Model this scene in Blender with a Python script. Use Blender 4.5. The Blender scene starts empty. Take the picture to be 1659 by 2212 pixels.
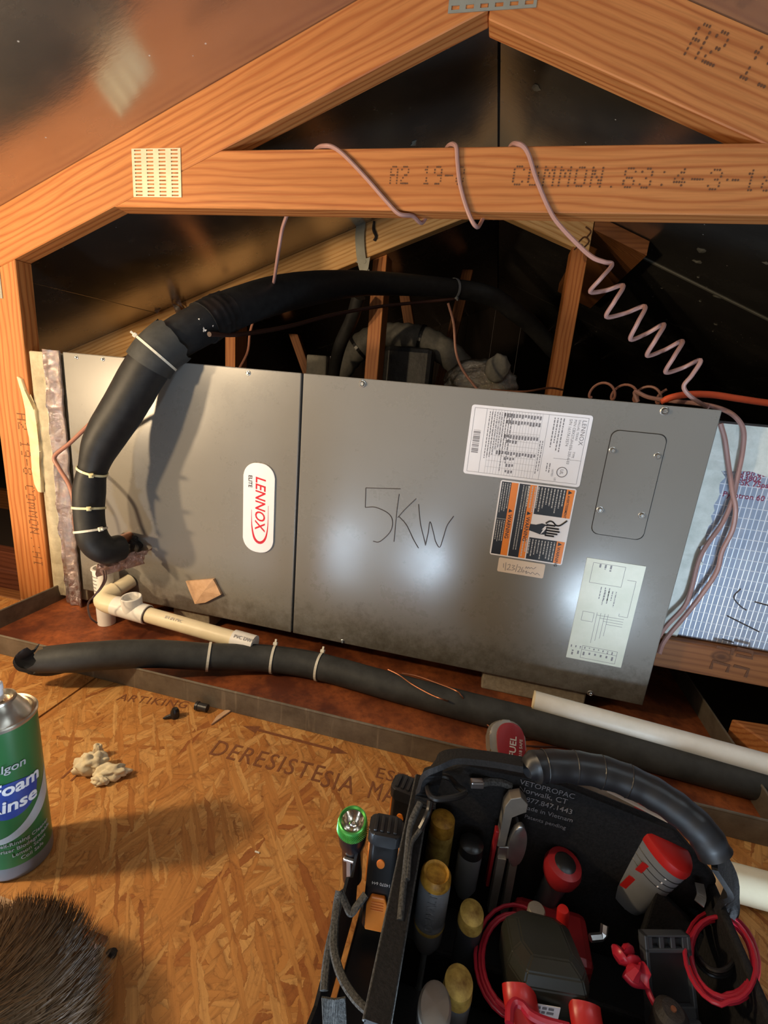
import bpy, bmesh, math, random
from math import sin, cos, pi, radians, sqrt
from mathutils import Vector, Matrix, noise
S = bpy.context.scene
COL = S.collection
random.seed(7)

# ------------------------------------------------------------------ camera, world, lights, exposure
FOC, CX, CY = 1011.17, 829.5, 1106.0
CAM = Vector((0.902909, -0.860788, 0.535886))
ROWS = (Vector((0.96951616, 0.22895659, 0.08727706)),
        Vector((0.14188495, -0.23418491, -0.96178277)),
        Vector((-0.19976753, 0.94484724, -0.25953155)))
cd = bpy.data.cameras.new('camera')
cam = bpy.data.objects.new('camera', cd)
COL.objects.link(cam)
cd.sensor_fit = 'HORIZONTAL'
cd.sensor_width = 36.0
cd.lens = 36.0 * FOC / 1659.0
cd.clip_start = 0.02
rx, ry, rz = ROWS[0], -ROWS[1], -ROWS[2]
cam.matrix_world = Matrix(((rx.x, ry.x, rz.x, CAM.x), (rx.y, ry.y, rz.y, CAM.y), (rx.z, ry.z, rz.z, CAM.z), (0, 0, 0, 1)))
S.camera = cam
S.view_settings.view_transform = 'Standard'
S.view_settings.look = 'None'
S.view_settings.gamma = 1.0
S.view_settings.use_curve_mapping = False
S.view_settings.exposure = 1.15

world = bpy.data.worlds.new('world')
S.world = world
world.use_nodes = True
world.node_tree.nodes['Background'].inputs[0].default_value = (0.9, 0.62, 0.4, 1)
world.node_tree.nodes['Background'].inputs[1].default_value = 0.06


def lamp(name, kind, loc, energy, color, size=0.05, aim=None, spot=None):
    d = bpy.data.lights.new(name, kind)
    d.energy = energy
    d.color = color
    if kind == 'AREA':
        d.shape = 'DISK'
        d.size = size
    else:
        d.shadow_soft_size = size
    if spot:
        d.spot_size = radians(spot)
        d.spot_blend = 0.6
    o = bpy.data.objects.new(name, d)
    COL.objects.link(o)
    o.location = loc
    if aim:
        o.rotation_euler = (Vector(aim) - Vector(loc)).to_track_quat('-Z', 'Y').to_euler()
    return o


# warm trouble lamp on the deck side, left of the camera
lamp('warm_work_lamp', 'SPOT', (-0.62, -1.00, 0.40), 27.0, (1.0, 0.74, 0.45), 0.035, aim=(0.12, 0.20, 0.60), spot=66)
# bare warm bulb over the deck, beside the camera
lamp('deck_bulb', 'POINT', (-0.05, -0.755, 0.645), 11.0, (1.0, 0.74, 0.44), 0.028)
# cool lights of the room under the attic hatch
lamp('hatch_room_lamp', 'POINT', (0.286, -1.10, -0.197), 6.5, (0.62, 0.80, 1.0), 0.045)
lamp('hatch_room_lamp.001', 'POINT', (0.733, -0.95, -0.146), 7.0, (0.62, 0.80, 1.0), 0.055)
lamp('hatch_room_lamp.002', 'POINT', (1.285, -0.80, -0.128), 12.5, (0.66, 0.83, 1.0), 0.080)
# added cool fill lamp that brightens the tools in the bag, no real window
lamp('cool_tool_fill', 'AREA', (1.0, -1.30, 0.03), 0.9, (0.60, 0.79, 1.0), 0.55, aim=(1.02, 0.0, 0.22))
# added dim fill lamp behind the camera, standing in for attic bounce
lamp('bounce_fill', 'AREA', (0.6, -2.2, 0.5), 1.3, (1.0, 0.86, 0.70), 1.2, aim=(0.6, 0, 0.35))


# ------------------------------------------------------------------ points on real planes
def ray(u, v):
    a, b = (u - CX) / FOC, (v - CY) / FOC
    return ROWS[0] * a + ROWS[1] * b + ROWS[2]


def PX(u, v, x):
    d = ray(u, v)
    return CAM + d * ((x - CAM.x) / d.x)


def PY(u, v, y):
    d = ray(u, v)
    return CAM + d * ((y - CAM.y) / d.y)


def PZ(u, v, z):
    d = ray(u, v)
    return CAM + d * ((z - CAM.z) / d.z)


def PD(u, v, t):
    return CAM + ray(u, v) * t


# ------------------------------------------------------------------ materials
def new_mat(name):
    m = bpy.data.materials.new(name)
    m.use_nodes = True
    nt = m.node_tree
    b = nt.nodes['Principled BSDF']
    return m, nt, b


def nd(nt, t, **kw):
    n = nt.nodes.new(t)
    for k, v in kw.items():
        if k.startswith('i_'):
            key = k[2:].replace('_', ' ')
            n.inputs[key].default_value = v
        else:
            setattr(n, k, v)
    return n


def ramp(nt, fac, stops):
    r = nt.nodes.new('ShaderNodeValToRGB')
    e = r.color_ramp.elements
    while len(e) < len(stops):
        e.new(0.5)
    for i, (p, c) in enumerate(stops):
        e[i].position = p
        e[i].color = (c, c, c, 1) if isinstance(c, (int, float)) else (c[0], c[1], c[2], 1)
    nt.links.new(fac, r.inputs[0])
    return r.outputs[0]


def mixc(nt, fac, a, b, mode='MIX'):
    m = nt.nodes.new('ShaderNodeMix')
    m.data_type = 'RGBA'
    m.blend_type = mode
    for sock, v in ((m.inputs[0], fac), (m.inputs[6], a), (m.inputs[7], b)):
        if hasattr(v, 'is_linked') or isinstance(v, bpy.types.NodeSocket):
            nt.links.new(v, sock)
        elif isinstance(v, (int, float)):
            sock.default_value = v
        else:
            sock.default_value = (v[0], v[1], v[2], 1)
    return m.outputs[2]


def coords(nt, scale=(1, 1, 1), rot=(0, 0, 0), rand=0.0, kind='Object'):
    tc = nt.nodes.new('ShaderNodeTexCoord')
    mp = nt.nodes.new('ShaderNodeMapping')
    mp.inputs['Scale'].default_value = scale
    mp.inputs['Rotation'].default_value = rot
    src = tc.outputs[kind]
    if rand:
        oi = nt.nodes.new('ShaderNodeObjectInfo')
        mu = nt.nodes.new('ShaderNodeMath')
        mu.operation = 'MULTIPLY'
        mu.inputs[1].default_value = rand
        nt.links.new(oi.outputs['Random'], mu.inputs[0])
        ad = nt.nodes.new('ShaderNodeVectorMath')
        ad.operation = 'ADD'
        nt.links.new(src, ad.inputs[0])
        nt.links.new(mu.outputs[0], ad.inputs[1])
        src = ad.outputs[0]
    nt.links.new(src, mp.inputs['Vector'])
    return mp.outputs[0]


def noise_tex(nt, vec, scale, detail=3, rough=0.55, dist=0.0):
    n = nd(nt, 'ShaderNodeTexNoise', i_Scale=scale, i_Detail=detail, i_Roughness=rough, i_Distortion=dist)
    nt.links.new(vec, n.inputs['Vector'])
    return n.outputs[0]


def bump(nt, b, height, strength=0.3, dist=0.002):
    bp = nd(nt, 'ShaderNodeBump', i_Strength=strength, i_Distance=dist)
    nt.links.new(height, bp.inputs['Height'])
    nt.links.new(bp.outputs[0], b.inputs['Normal'])


def plain(name, col, rough=0.5, metal=0.0, spec=0.5, var=0.12, scale=60, bmp=0.0, coat=0.0):
    m, nt, b = new_mat(name)
    v = coords(nt)
    n = noise_tex(nt, v, scale, 4)
    c = mixc(nt, n, [x * (1 - var) for x in col], [min(1, x * (1 + var)) for x in col])
    nt.links.new(c, b.inputs['Base Color'])
    b.inputs['Roughness'].default_value = rough
    b.inputs['Metallic'].default_value = metal
    b.inputs['Specular IOR Level'].default_value = spec
    b.inputs['Coat Weight'].default_value = coat
    if bmp:
        bump(nt, b, n, bmp, 0.001)
    return m


def wood_mat(name, light, dark, sat_rand=True, ring=1.0, knots=True):
    m, nt, b = new_mat(name)
    v = coords(nt, rand=7.3)
    warp = noise_tex(nt, v, 5.0, 2)
    mp = nt.nodes.new('ShaderNodeMapping')
    mp.inputs['Rotation'].default_value = (0.3, 0.012, 0.016)
    mp.inputs['Scale'].default_value = (0.16, 1, 1)
    nt.links.new(v, mp.inputs['Vector'])
    w = nd(nt, 'ShaderNodeTexWave', wave_type='RINGS', rings_direction='X', i_Scale=34.0 * ring, i_Distortion=5.5, i_Detail=1.5, i_Detail_Scale=0.9)
    nt.links.new(mp.outputs[0], w.inputs['Vector'])
    g = coords(nt, scale=(2.5, 70, 70), rand=7.3)
    fine = noise_tex(nt, g, 5.0, 3)
    g2 = coords(nt, scale=(0.7, 9, 9), rand=3.1)
    broad = noise_tex(nt, g2, 2.2, 3)
    wr = ramp(nt, w.outputs[0], [(0.25, 0.0), (0.80, 0.45), (0.98, 0.95)])
    c = mixc(nt, wr, light, dark)
    c = mixc(nt, ramp(nt, fine, [(0.35, 0.82), (0.65, 1.08)]), (0, 0, 0), c)
    fx = nt.nodes.new('ShaderNodeMix')
    c2 = mixc(nt, ramp(nt, broad, [(0.35, 0.0), (0.7, 0.65)]), c, [0.68 * light[0], 0.60 * light[1], 0.50 * light[2]], 'MIX')
    if knots:
        sx = nt.nodes.new('ShaderNodeSeparateXYZ')
        nt.links.new(coords(nt, scale=(6.0, 9.0, 9.0), rand=5.0), sx.inputs[0])
        cb = nt.nodes.new('ShaderNodeCombineXYZ')
        nt.links.new(sx.outputs[0], cb.inputs[0])
        nt.links.new(sx.outputs[2], cb.inputs[1])
        vo = nd(nt, 'ShaderNodeTexVoronoi', voronoi_dimensions='2D', i_Scale=1.0, i_Randomness=1.0)
        nt.links.new(cb.outputs[0], vo.inputs['Vector'])
        sk = nt.nodes.new('ShaderNodeSeparateColor')
        nt.links.new(vo.outputs['Color'], sk.inputs[0])
        km = ramp(nt, vo.outputs['Distance'], [(0.03, 1.0), (0.06, 0.55), (0.085, 0.9), (0.12, 0.0)])
        kk = nt.nodes.new('ShaderNodeMath')
        kk.operation = 'MULTIPLY'
        nt.links.new(km, kk.inputs[0])
        nt.links.new(ramp(nt, sk.outputs[0], [(0.80, 0.0), (0.81, 0.85)]), kk.inputs[1])
        c2 = mixc(nt, kk.outputs[0], c2, [0.35 * x for x in dark])
    nt.links.new(c2, b.inputs['Base Color'])
    b.inputs['Roughness'].default_value = 0.55
    b.inputs['Specular IOR Level'].default_value = 0.35
    bump(nt, b, mixc(nt, 0.5, wr, fine), 0.18, 0.0012)
    nt.nodes.remove(fx)
    return m


M = {}
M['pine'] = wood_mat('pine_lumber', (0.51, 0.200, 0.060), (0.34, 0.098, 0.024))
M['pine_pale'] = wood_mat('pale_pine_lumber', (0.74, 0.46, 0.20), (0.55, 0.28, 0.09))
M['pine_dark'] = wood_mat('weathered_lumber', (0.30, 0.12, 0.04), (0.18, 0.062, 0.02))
M['ink'] = plain('stamp_ink', (0.115, 0.045, 0.018), 0.8, var=0.5, scale=300)
M['ink_faint'] = plain('faded_stamp_ink', (0.20, 0.068, 0.022), 0.8, var=0.5, scale=200)


def osb_mat():
    m, nt, b = new_mat('oriented_strand_board')
    base = None
    hsum = None
    cols = [(0.50, 0.20, 0.050), (0.40, 0.145, 0.034), (0.58, 0.27, 0.080), (0.46, 0.17, 0.04), (0.33, 0.105, 0.026)]
    c = mixc(nt, noise_tex(nt, coords(nt), 8, 4), (0.56, 0.26, 0.07), (0.45, 0.185, 0.045))
    h = None
    for k in range(9):
        ang = [0.15, 1.05, -0.75, 0.55, 2.0, -0.25, 1.45, -1.15, 0.85][k]
        vv = coords(nt, scale=(1, 1, 0.001), rot=(0, 0, ang))
        mp = nt.nodes.new('ShaderNodeMapping')
        mp.inputs['Location'].default_value = (3.7 * k, 1.9 * k, 0)
        mp.inputs['Scale'].default_value = (7.5 + 2 * (k % 3), 26 + 9 * (k % 3), 1) if k < 5 else (13 + 3 * (k % 2), 75 + 30 * (k % 3), 1)
        nwn = nd(nt, 'ShaderNodeTexNoise', i_Scale=26.0, i_Detail=5.0, i_Roughness=0.7)
        nt.links.new(vv, nwn.inputs['Vector'])
        nw = nwn.outputs[1]
        wv = nt.nodes.new('ShaderNodeVectorMath')
        wv.operation = 'MULTIPLY_ADD'
        nt.links.new(nw, wv.inputs[0])
        wv.inputs[1].default_value = (0.030, 0.016, 0)
        nt.links.new(vv, wv.inputs[2])
        nt.links.new(wv.outputs[0], mp.inputs['Vector'])
        vo = nd(nt, 'ShaderNodeTexVoronoi', i_Scale=1.0, i_Randomness=1.0)
        nt.links.new(mp.outputs[0], vo.inputs['Vector'])
        sep = nt.nodes.new('ShaderNodeSeparateColor')
        nt.links.new(vo.outputs['Color'], sep.inputs[0])
        # flake is present where its random red value is high, within the cell
        pres = ramp(nt, sep.outputs[0], [(0.60, 0.0), (0.605, 1.0)] if k < 4 else [(0.70, 0.0), (0.705, 1.0)])
        ve = nd(nt, 'ShaderNodeTexVoronoi', feature='DISTANCE_TO_EDGE', i_Scale=1.0, i_Randomness=1.0)
        nt.links.new(mp.outputs[0], ve.inputs['Vector'])
        mu = nt.nodes.new('ShaderNodeMath')
        mu.operation = 'MULTIPLY'
        nt.links.new(pres, mu.inputs[0])
        mu.inputs[1].default_value = 0.92
        tone = ramp(nt, sep.outputs[1], [(0.0, (0.30, 0.095, 0.024)), (0.08, (0.44, 0.175, 0.042)), (0.55, (0.54, 0.245, 0.066)), (1.0, (0.66, 0.36, 0.120))])
        gr = nt.nodes.new('ShaderNodeMapping')
        gr.inputs['Scale'].default_value = (12, 260, 1)
        nt.links.new(vv, gr.inputs['Vector'])
        grain = noise_tex(nt, gr.outputs[0], 1.0, 3)
        tone = mixc(nt, ramp(nt, grain, [(0.3, 0.62), (0.62, 1.0)]), (0.13, 0.040, 0.009), tone)
        c = mixc(nt, mu.outputs[0], c, tone)
        # thin dark crack along the border of each flake
        rim = ramp(nt, ve.outputs['Distance'], [(0.0, 0.42), (0.03, 0.10), (0.06, 0.0)])
        mr = nt.nodes.new('ShaderNodeMath')
        mr.operation = 'MULTIPLY'
        nt.links.new(pres, mr.inputs[0])
        nt.links.new(rim, mr.inputs[1])
        c = mixc(nt, mr.outputs[0], c, (0.10, 0.03, 0.008))
        hh = nt.nodes.new('ShaderNodeMath')
        hh.operation = 'MULTIPLY_ADD'
        nt.links.new(mu.outputs[0], hh.inputs[0])
        nt.links.new(sep.outputs[2], hh.inputs[1])
        if h is None:
            hh.inputs[2].default_value = 0
        else:
            nt.links.new(h, hh.inputs[2])
        h = hh.outputs[0]
    fl = noise_tex(nt, coords(nt), 70, 6, 0.75)
    c = mixc(nt, ramp(nt, fl, [(0.30, 0.55), (0.45, 0.0)]), c, (0.16, 0.05, 0.012))
    c = mixc(nt, ramp(nt, fl, [(0.60, 0.0), (0.75, 0.5)]), c, (0.66, 0.36, 0.12))
    nt.links.new(c, b.inputs['Base Color'])
    b.inputs['Roughness'].default_value = 0.62
    b.inputs['Specular IOR Level'].default_value = 0.3
    bump(nt, b, mixc(nt, 0.35, h, fl), 0.6, 0.0022)
    return m


M['osb'] = osb_mat()


def paint_mat():
    m, nt, b = new_mat('cabinet_paint')
    v = coords(nt)
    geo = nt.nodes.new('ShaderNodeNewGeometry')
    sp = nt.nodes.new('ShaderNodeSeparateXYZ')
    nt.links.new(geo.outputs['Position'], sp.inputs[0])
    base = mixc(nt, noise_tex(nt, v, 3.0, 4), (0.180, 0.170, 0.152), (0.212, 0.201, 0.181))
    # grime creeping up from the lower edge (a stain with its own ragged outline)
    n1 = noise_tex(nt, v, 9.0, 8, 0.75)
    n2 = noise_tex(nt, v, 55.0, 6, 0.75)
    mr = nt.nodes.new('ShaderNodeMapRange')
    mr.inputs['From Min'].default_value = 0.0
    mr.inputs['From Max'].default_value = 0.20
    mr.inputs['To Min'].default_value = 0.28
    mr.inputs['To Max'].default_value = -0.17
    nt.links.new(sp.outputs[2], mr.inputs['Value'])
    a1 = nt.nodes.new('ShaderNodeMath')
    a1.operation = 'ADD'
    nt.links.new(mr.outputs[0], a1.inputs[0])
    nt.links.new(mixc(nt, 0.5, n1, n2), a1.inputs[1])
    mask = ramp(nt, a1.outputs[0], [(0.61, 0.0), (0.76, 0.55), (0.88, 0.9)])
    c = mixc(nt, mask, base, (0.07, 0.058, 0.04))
    # fine specks and scratches
    sp2 = noise_tex(nt, v, 420.0, 2)
    c = mixc(nt, ramp(nt, sp2, [(0.70, 0.0), (0.78, 0.35)]), c, (0.09, 0.08, 0.065))
    nt.links.new(c, b.inputs['Base Color'])
    b.inputs['Metallic'].default_value = 0.0
    nt.links.new(ramp(nt, n1, [(0.3, 0.25), (0.7, 0.32)]), b.inputs['Roughness'])
    b.inputs['Specular IOR Level'].default_value = 0.5
    hb = noise_tex(nt, v, 380.0, 2)
    bump(nt, b, mixc(nt, 0.5, hb, noise_tex(nt, v, 4.0, 2)), 0.07, 0.001)
    return m


M['paint'] = paint_mat()


def foil_deck_mat():
    m, nt, b = new_mat('foil_faced_roof_deck')
    v = coords(nt, kind='Object')
    n = noise_tex(nt, v, 7.0, 5, 0.6)
    g = coords(nt, scale=(6, 90, 90))
    n2 = noise_tex(nt, g, 2.0, 4)
    c = mixc(nt, n, (0.40, 0.38, 0.35), (0.56, 0.53, 0.49))
    vo = nd(nt, 'ShaderNodeTexVoronoi', i_Scale=26.0)
    nt.links.new(v, vo.inputs['Vector'])
    nz = noise_tex(nt, v, 60, 4)
    spk = ramp(nt, vo.outputs['Distance'], [(0.025, 1.0), (0.055, 0.0)])
    c = mixc(nt, spk, c, (0.62, 0.60, 0.54))
    nt.links.new(c, b.inputs['Base Color'])
    nt.links.new(ramp(nt, spk, [(0.0, 0.93), (1.0, 0.2)]), b.inputs['Metallic'])
    nt.links.new(ramp(nt, n, [(0.3, 0.20), (0.7, 0.30)]), b.inputs['Roughness'])
    bump(nt, b, mixc(nt, 0.6, n2, nz), 0.20, 0.0012)
    return m


M['foil_deck'] = foil_deck_mat()


def rust_mat():
    m, nt, b = new_mat('rusted_pan_steel')
    v = coords(nt)
    n = noise_tex(nt, v, 7.0, 7, 0.65)
    n2 = noise_tex(nt, v, 70.0, 5, 0.7)
    c = mixc(nt, ramp(nt, n, [(0.40, 0.0), (0.62, 1.0)]), (0.12, 0.028, 0.011), (0.42, 0.115, 0.032))
    c = mixc(nt, ramp(nt, n2, [(0.45, 0.0), (0.7, 0.6)]), c, (0.085, 0.022, 0.010))
    nt.links.new(c, b.inputs['Base Color'])
    b.inputs['Roughness'].default_value = 0.55
    b.inputs['Metallic'].default_value = 0.15
    bump(nt, b, n2, 0.35, 0.001)
    return m


M['rust'] = rust_mat()


def galv_mat():
    m, nt, b = new_mat('dull_galvanised_steel')
    v = coords(nt)
    n = noise_tex(nt, v, 14.0, 6, 0.7)
    n2 = noise_tex(nt, coords(nt, scale=(40, 3, 3)), 2.0, 4)
    c = mixc(nt, ramp(nt, n, [(0.3, 0.0), (0.75, 1.0)]), (0.10, 0.078, 0.055), (0.24, 0.205, 0.155))
    c = mixc(nt, ramp(nt, n2, [(0.62, 0.0), (0.72, 0.5)]), c, (0.34, 0.29, 0.21))
    nt.links.new(c, b.inputs['Base Color'])
    b.inputs['Roughness'].default_value = 0.55
    b.inputs['Metallic'].default_value = 0.35
    bump(nt, b, n, 0.15, 0.001)
    return m


M['galv'] = galv_mat()


def scrim_mat():
    m, nt, b = new_mat('foil_scrim_facing')
    v = coords(nt, scale=(1, 1, 1))
    sx = nt.nodes.new('ShaderNodeSeparateXYZ')
    nt.links.new(v, sx.inputs[0])

    def lines(sock, freq, w):
        mu = nt.nodes.new('ShaderNodeMath')
        mu.operation = 'MULTIPLY'
        mu.inputs[1].default_value = freq
        nt.links.new(sock, mu.inputs[0])
        fr = nt.nodes.new('ShaderNodeMath')
        fr.operation = 'FRACT'
        nt.links.new(mu.outputs[0], fr.inputs[0])
        return ramp(nt, fr.outputs[0], [(0.5 - w, 0.0), (0.5 - w * 0.4, 1.0), (0.5 + w * 0.4, 1.0), (0.5 + w, 0.0)])
    wob = noise_tex(nt, v, 20, 2)
    l1 = lines(sx.outputs[0], 118, 0.13)
    l2 = lines(sx.outputs[2], 54, 0.055)
    mx = nt.nodes.new('ShaderNodeMath')
    mx.operation = 'MAXIMUM'
    nt.links.new(l1, mx.inputs[0])
    nt.links.new(l2, mx.inputs[1])
    n = noise_tex(nt, v, 30, 5)
    base = mixc(nt, n, (0.29, 0.35, 0.47), (0.47, 0.54, 0.67))
    c = mixc(nt, mx.outputs[0], base, (0.80, 0.83, 0.88))
    nt.links.new(c, b.inputs['Base Color'])
    b.inputs['Metallic'].default_value = 0.35
    b.inputs['Roughness'].default_value = 0.36
    bump(nt, b, mixc(nt, 0.35, mx.outputs[0], n), 0.35, 0.001)
    return m


M['scrim'] = scrim_mat()


def crinkle_mat(name, col, rough=0.22):
    m, nt, b = new_mat(name)
    v = coords(nt)
    n = noise_tex(nt, v, 75, 6, 0.7, 0.8)
    n2 = noise_tex(nt, v, 14, 4)
    nt.links.new(mixc(nt, n2, [0.75 * x for x in col], col), b.inputs['Base Color'])
    b.inputs['Metallic'].default_value = 0.9
    b.inputs['Roughness'].default_value = rough
    bump(nt, b, n, 0.9, 0.006)
    return m


M['foil'] = crinkle_mat('crinkled_foil_tape', (0.55, 0.47, 0.47), 0.13)
M['foil_pink'] = crinkle_mat('tarnished_foil_wrap', (0.62, 0.40, 0.32))
M['foil_bag'] = crinkle_mat('dark_foil_wrap', (0.40, 0.36, 0.30), 0.12)


def rough_mat(name, c1, c2, scale, rough=0.85, bmp=0.5, dist=0.002, detail=6):
    m, nt, b = new_mat(name)
    v = coords(nt)
    n = noise_tex(nt, v, scale, detail, 0.65)
    nt.links.new(mixc(nt, ramp(nt, n, [(0.3, 0.0), (0.7, 1.0)]), c1, c2), b.inputs['Base Color'])
    b.inputs['Roughness'].default_value = rough
    b.inputs['Specular IOR Level'].default_value = 0.3
    bump(nt, b, n, bmp, dist)
    return m


M['mastic'] = rough_mat('dried_duct_mastic', (0.28, 0.24, 0.16), (0.50, 0.44, 0.31), 22, 0.8, 0.6, 0.004)
M['mastic_white'] = rough_mat('white_duct_mastic', (0.50, 0.54, 0.50), (0.72, 0.75, 0.71), 30, 0.75, 0.5, 0.003)
M['glue'] = rough_mat('dried_foam_drip', (0.62, 0.50, 0.28), (0.78, 0.66, 0.42), 40, 0.7, 0.4, 0.003)
M['block'] = rough_mat('grey_foam_block', (0.24, 0.20, 0.145), (0.38, 0.33, 0.24), 120, 0.9, 0.6, 0.002)
M['elastomer'] = rough_mat('black_foam_insulation', (0.012, 0.012, 0.013), (0.022, 0.022, 0.022), 60, 0.52, 0.12, 0.001)
M['elastomer_worn'] = rough_mat('dusty_foam_insulation', (0.026, 0.027, 0.026), (0.055, 0.056, 0.054), 25, 0.6, 0.3, 0.001)
M['putty'] = rough_mat('black_cork_putty', (0.010, 0.009, 0.009), (0.035, 0.03, 0.028), 40, 0.6, 0.8, 0.004)
M['pvc'] = rough_mat('cream_pvc', (0.72, 0.62, 0.42), (0.82, 0.73, 0.53), 18, 0.38, 0.03)
M['pvc_white'] = rough_mat('white_pvc', (0.74, 0.72, 0.68), (0.84, 0.82, 0.79), 18, 0.35, 0.03)
M['pvc_pipe'] = rough_mat('pale_pvc_pipe', (0.74, 0.71, 0.63), (0.84, 0.81, 0.74), 25, 0.38, 0.04)
M['pvc_cut'] = plain('cut_pvc_edge', (0.80, 0.66, 0.42), 0.6)
M['tie'] = plain('nylon_cable_tie', (0.70, 0.66, 0.55), 0.4)
M['tie_yellow'] = plain('yellowed_nylon', (0.78, 0.72, 0.42), 0.4)
M['copper'] = plain('tarnished_copper', (0.42, 0.17, 0.09), 0.4, 0.85, var=0.3)
M['brown_wire'] = plain('brown_wire_jacket', (0.30, 0.135, 0.095), 0.45)
M['mauve_wire'] = plain('dusty_brown_wire_jacket', (0.34, 0.19, 0.165), 0.45)
M['dark_wire'] = plain('dark_wire_jacket', (0.055, 0.022, 0.016), 0.5)
M['orange_cord'] = plain('orange_cord_jacket', (0.85, 0.13, 0.045), 0.45)
M['steel'] = plain('zinc_plated_steel', (0.62, 0.62, 0.60), 0.28, 0.9)
M['nail_plate'] = plain('galvanised_nail_plate', (0.58, 0.52, 0.38), 0.42, 0.35, var=0.2, scale=40)
M['nail_plate_dull'] = plain('dull_nail_plate', (0.30, 0.30, 0.26), 0.5, 0.5, var=0.2, scale=40)
M['white'] = plain('label_white', (0.78, 0.76, 0.78), 0.4, var=0.03)
M['paper'] = rough_mat('creased_paper', (0.66, 0.70, 0.60), (0.76, 0.79, 0.70), 25, 0.6, 0.3, 0.001)
M['sticker'] = plain('cream_sticker', (0.70, 0.58, 0.47), 0.5, var=0.05)
M['black'] = plain('label_black', (0.012, 0.011, 0.013), 0.4)
M['grey_print'] = plain('grey_print', (0.20, 0.19, 0.20), 0.5)
M['pale_print'] = plain('pale_print', (0.50, 0.48, 0.46), 0.5)
M['orange'] = plain('label_orange', (0.80, 0.23, 0.015), 0.4, var=0.05)
M['red'] = plain('badge_red', (0.58, 0.012, 0.025), 0.35)
M['pencil'] = plain('pencil_line', (0.055, 0.045, 0.042), 0.7)
M['gap'] = plain('dark_seam', (0.012, 0.010, 0.009), 0.8)
M['card'] = rough_mat('torn_cardboard', (0.50, 0.30, 0.17), (0.66, 0.43, 0.27), 60, 0.85, 0.5, 0.002)
M['tissue'] = rough_mat('crumpled_tissue', (0.66, 0.56, 0.38), (0.80, 0.72, 0.52), 60, 0.9, 0.4, 0.002)
M['gloom'] = plain('gloom_dark_board', (0.022, 0.014, 0.010), 0.9)  # near-black tone puts the gloom of the far attic into the colour
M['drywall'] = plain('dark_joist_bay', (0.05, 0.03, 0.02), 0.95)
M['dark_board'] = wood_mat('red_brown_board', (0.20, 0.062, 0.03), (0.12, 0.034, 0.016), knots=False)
M['duct_skin'] = rough_mat('grey_duct_skin', (0.13, 0.13, 0.115), (0.22, 0.21, 0.185), 50, 0.6, 0.4, 0.002)
M['duct_black'] = rough_mat('black_duct_skin', (0.015, 0.015, 0.016), (0.04, 0.04, 0.042), 40, 0.4, 0.5, 0.003)
M['fabric'] = rough_mat('black_ballistic_nylon', (0.006, 0.006, 0.0065), (0.017, 0.016, 0.017), 420, 0.75, 0.5, 0.001, 2)
M['webbing'] = rough_mat('grey_webbing', (0.03, 0.03, 0.03), (0.11, 0.11, 0.105), 500, 0.8, 0.7, 0.001, 2)
M['rubber'] = plain('black_rubber', (0.018, 0.018, 0.020), 0.42, var=0.25)
M['plastic_black'] = plain('black_plastic', (0.015, 0.0145, 0.015), 0.32, var=0.2)
M['plastic_grey'] = plain('grey_handle_plastic', (0.17, 0.18, 0.195), 0.38)
M['plastic_dark'] = plain('charcoal_plastic', (0.045, 0.05, 0.058), 0.35)
M['plastic_red'] = plain('red_plastic', (0.44, 0.016, 0.014), 0.35)
M['plastic_darkred'] = plain('dark_red_plastic', (0.28, 0.014, 0.018), 0.4)
M['plastic_orange'] = plain('orange_plastic', (0.80, 0.22, 0.025), 0.38)
M['plastic_yellow'] = rough_mat('grimy_yellow_plastic', (0.17, 0.085, 0.014), (0.70, 0.50, 0.13), 60, 0.42, 0.05)
M['plastic_amber'] = rough_mat('grimy_amber_plastic', (0.14, 0.055, 0.008), (0.66, 0.36, 0.05), 75, 0.42, 0.05)
M['plastic_green'] = plain('dark_green_plastic', (0.020, 0.021, 0.016), 0.35)
M['red_lead'] = plain('red_test_lead', (0.40, 0.016, 0.035), 0.32)
M['bezel'] = plain('green_anodised_metal', (0.13, 0.55, 0.12), 0.28, 0.75)
M['reflector'] = plain('lamp_reflector', (0.75, 0.68, 0.60), 0.10, 1.0)
M['anodised'] = plain('black_anodised_metal', (0.02, 0.018, 0.022), 0.22, 0.6)
M['tool_steel'] = plain('worn_tool_steel', (0.52, 0.51, 0.50), 0.30, 0.9, var=0.3)
M['bare_steel'] = plain('matt_tool_steel', (0.30, 0.275, 0.24), 0.5, 0.6, var=0.25)
M['can_green'] = None
M['tin'] = plain('tinplate', (0.55, 0.50, 0.42), 0.28, 0.9, var=0.15)
M['skin'] = plain('skin', (0.55, 0.30, 0.21), 0.5, var=0.08)
M['hair'] = plain('brown_hair', (0.080, 0.042, 0.018), 0.45, var=0.35, spec=0.2)
M['shirt'] = rough_mat('grey_work_shirt', (0.05, 0.055, 0.065), (0.075, 0.08, 0.09), 300, 0.85, 0.4)
M['jeans'] = rough_mat('dark_work_trousers', (0.02, 0.025, 0.04), (0.035, 0.04, 0.055), 300, 0.85, 0.4)


# ------------------------------------------------------------------ builders
def link(o):
    COL.objects.link(o)
    return o


def tag(o, label, cat, group=None):
    o['label'] = label
    o['category'] = cat
    if group:
        o['group'] = group
    return o


ROOTLOC = {}


def thing(name, label, cat, loc, group=None):
    o = bpy.data.objects.new(name, None)
    o.empty_display_size = 0.02
    link(o)
    o.location = loc
    ROOTLOC[o.name] = Vector(loc)
    return tag(o, label, cat, group)


def root_of(o):
    while o.parent:
        o = o.parent
    return o


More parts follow.
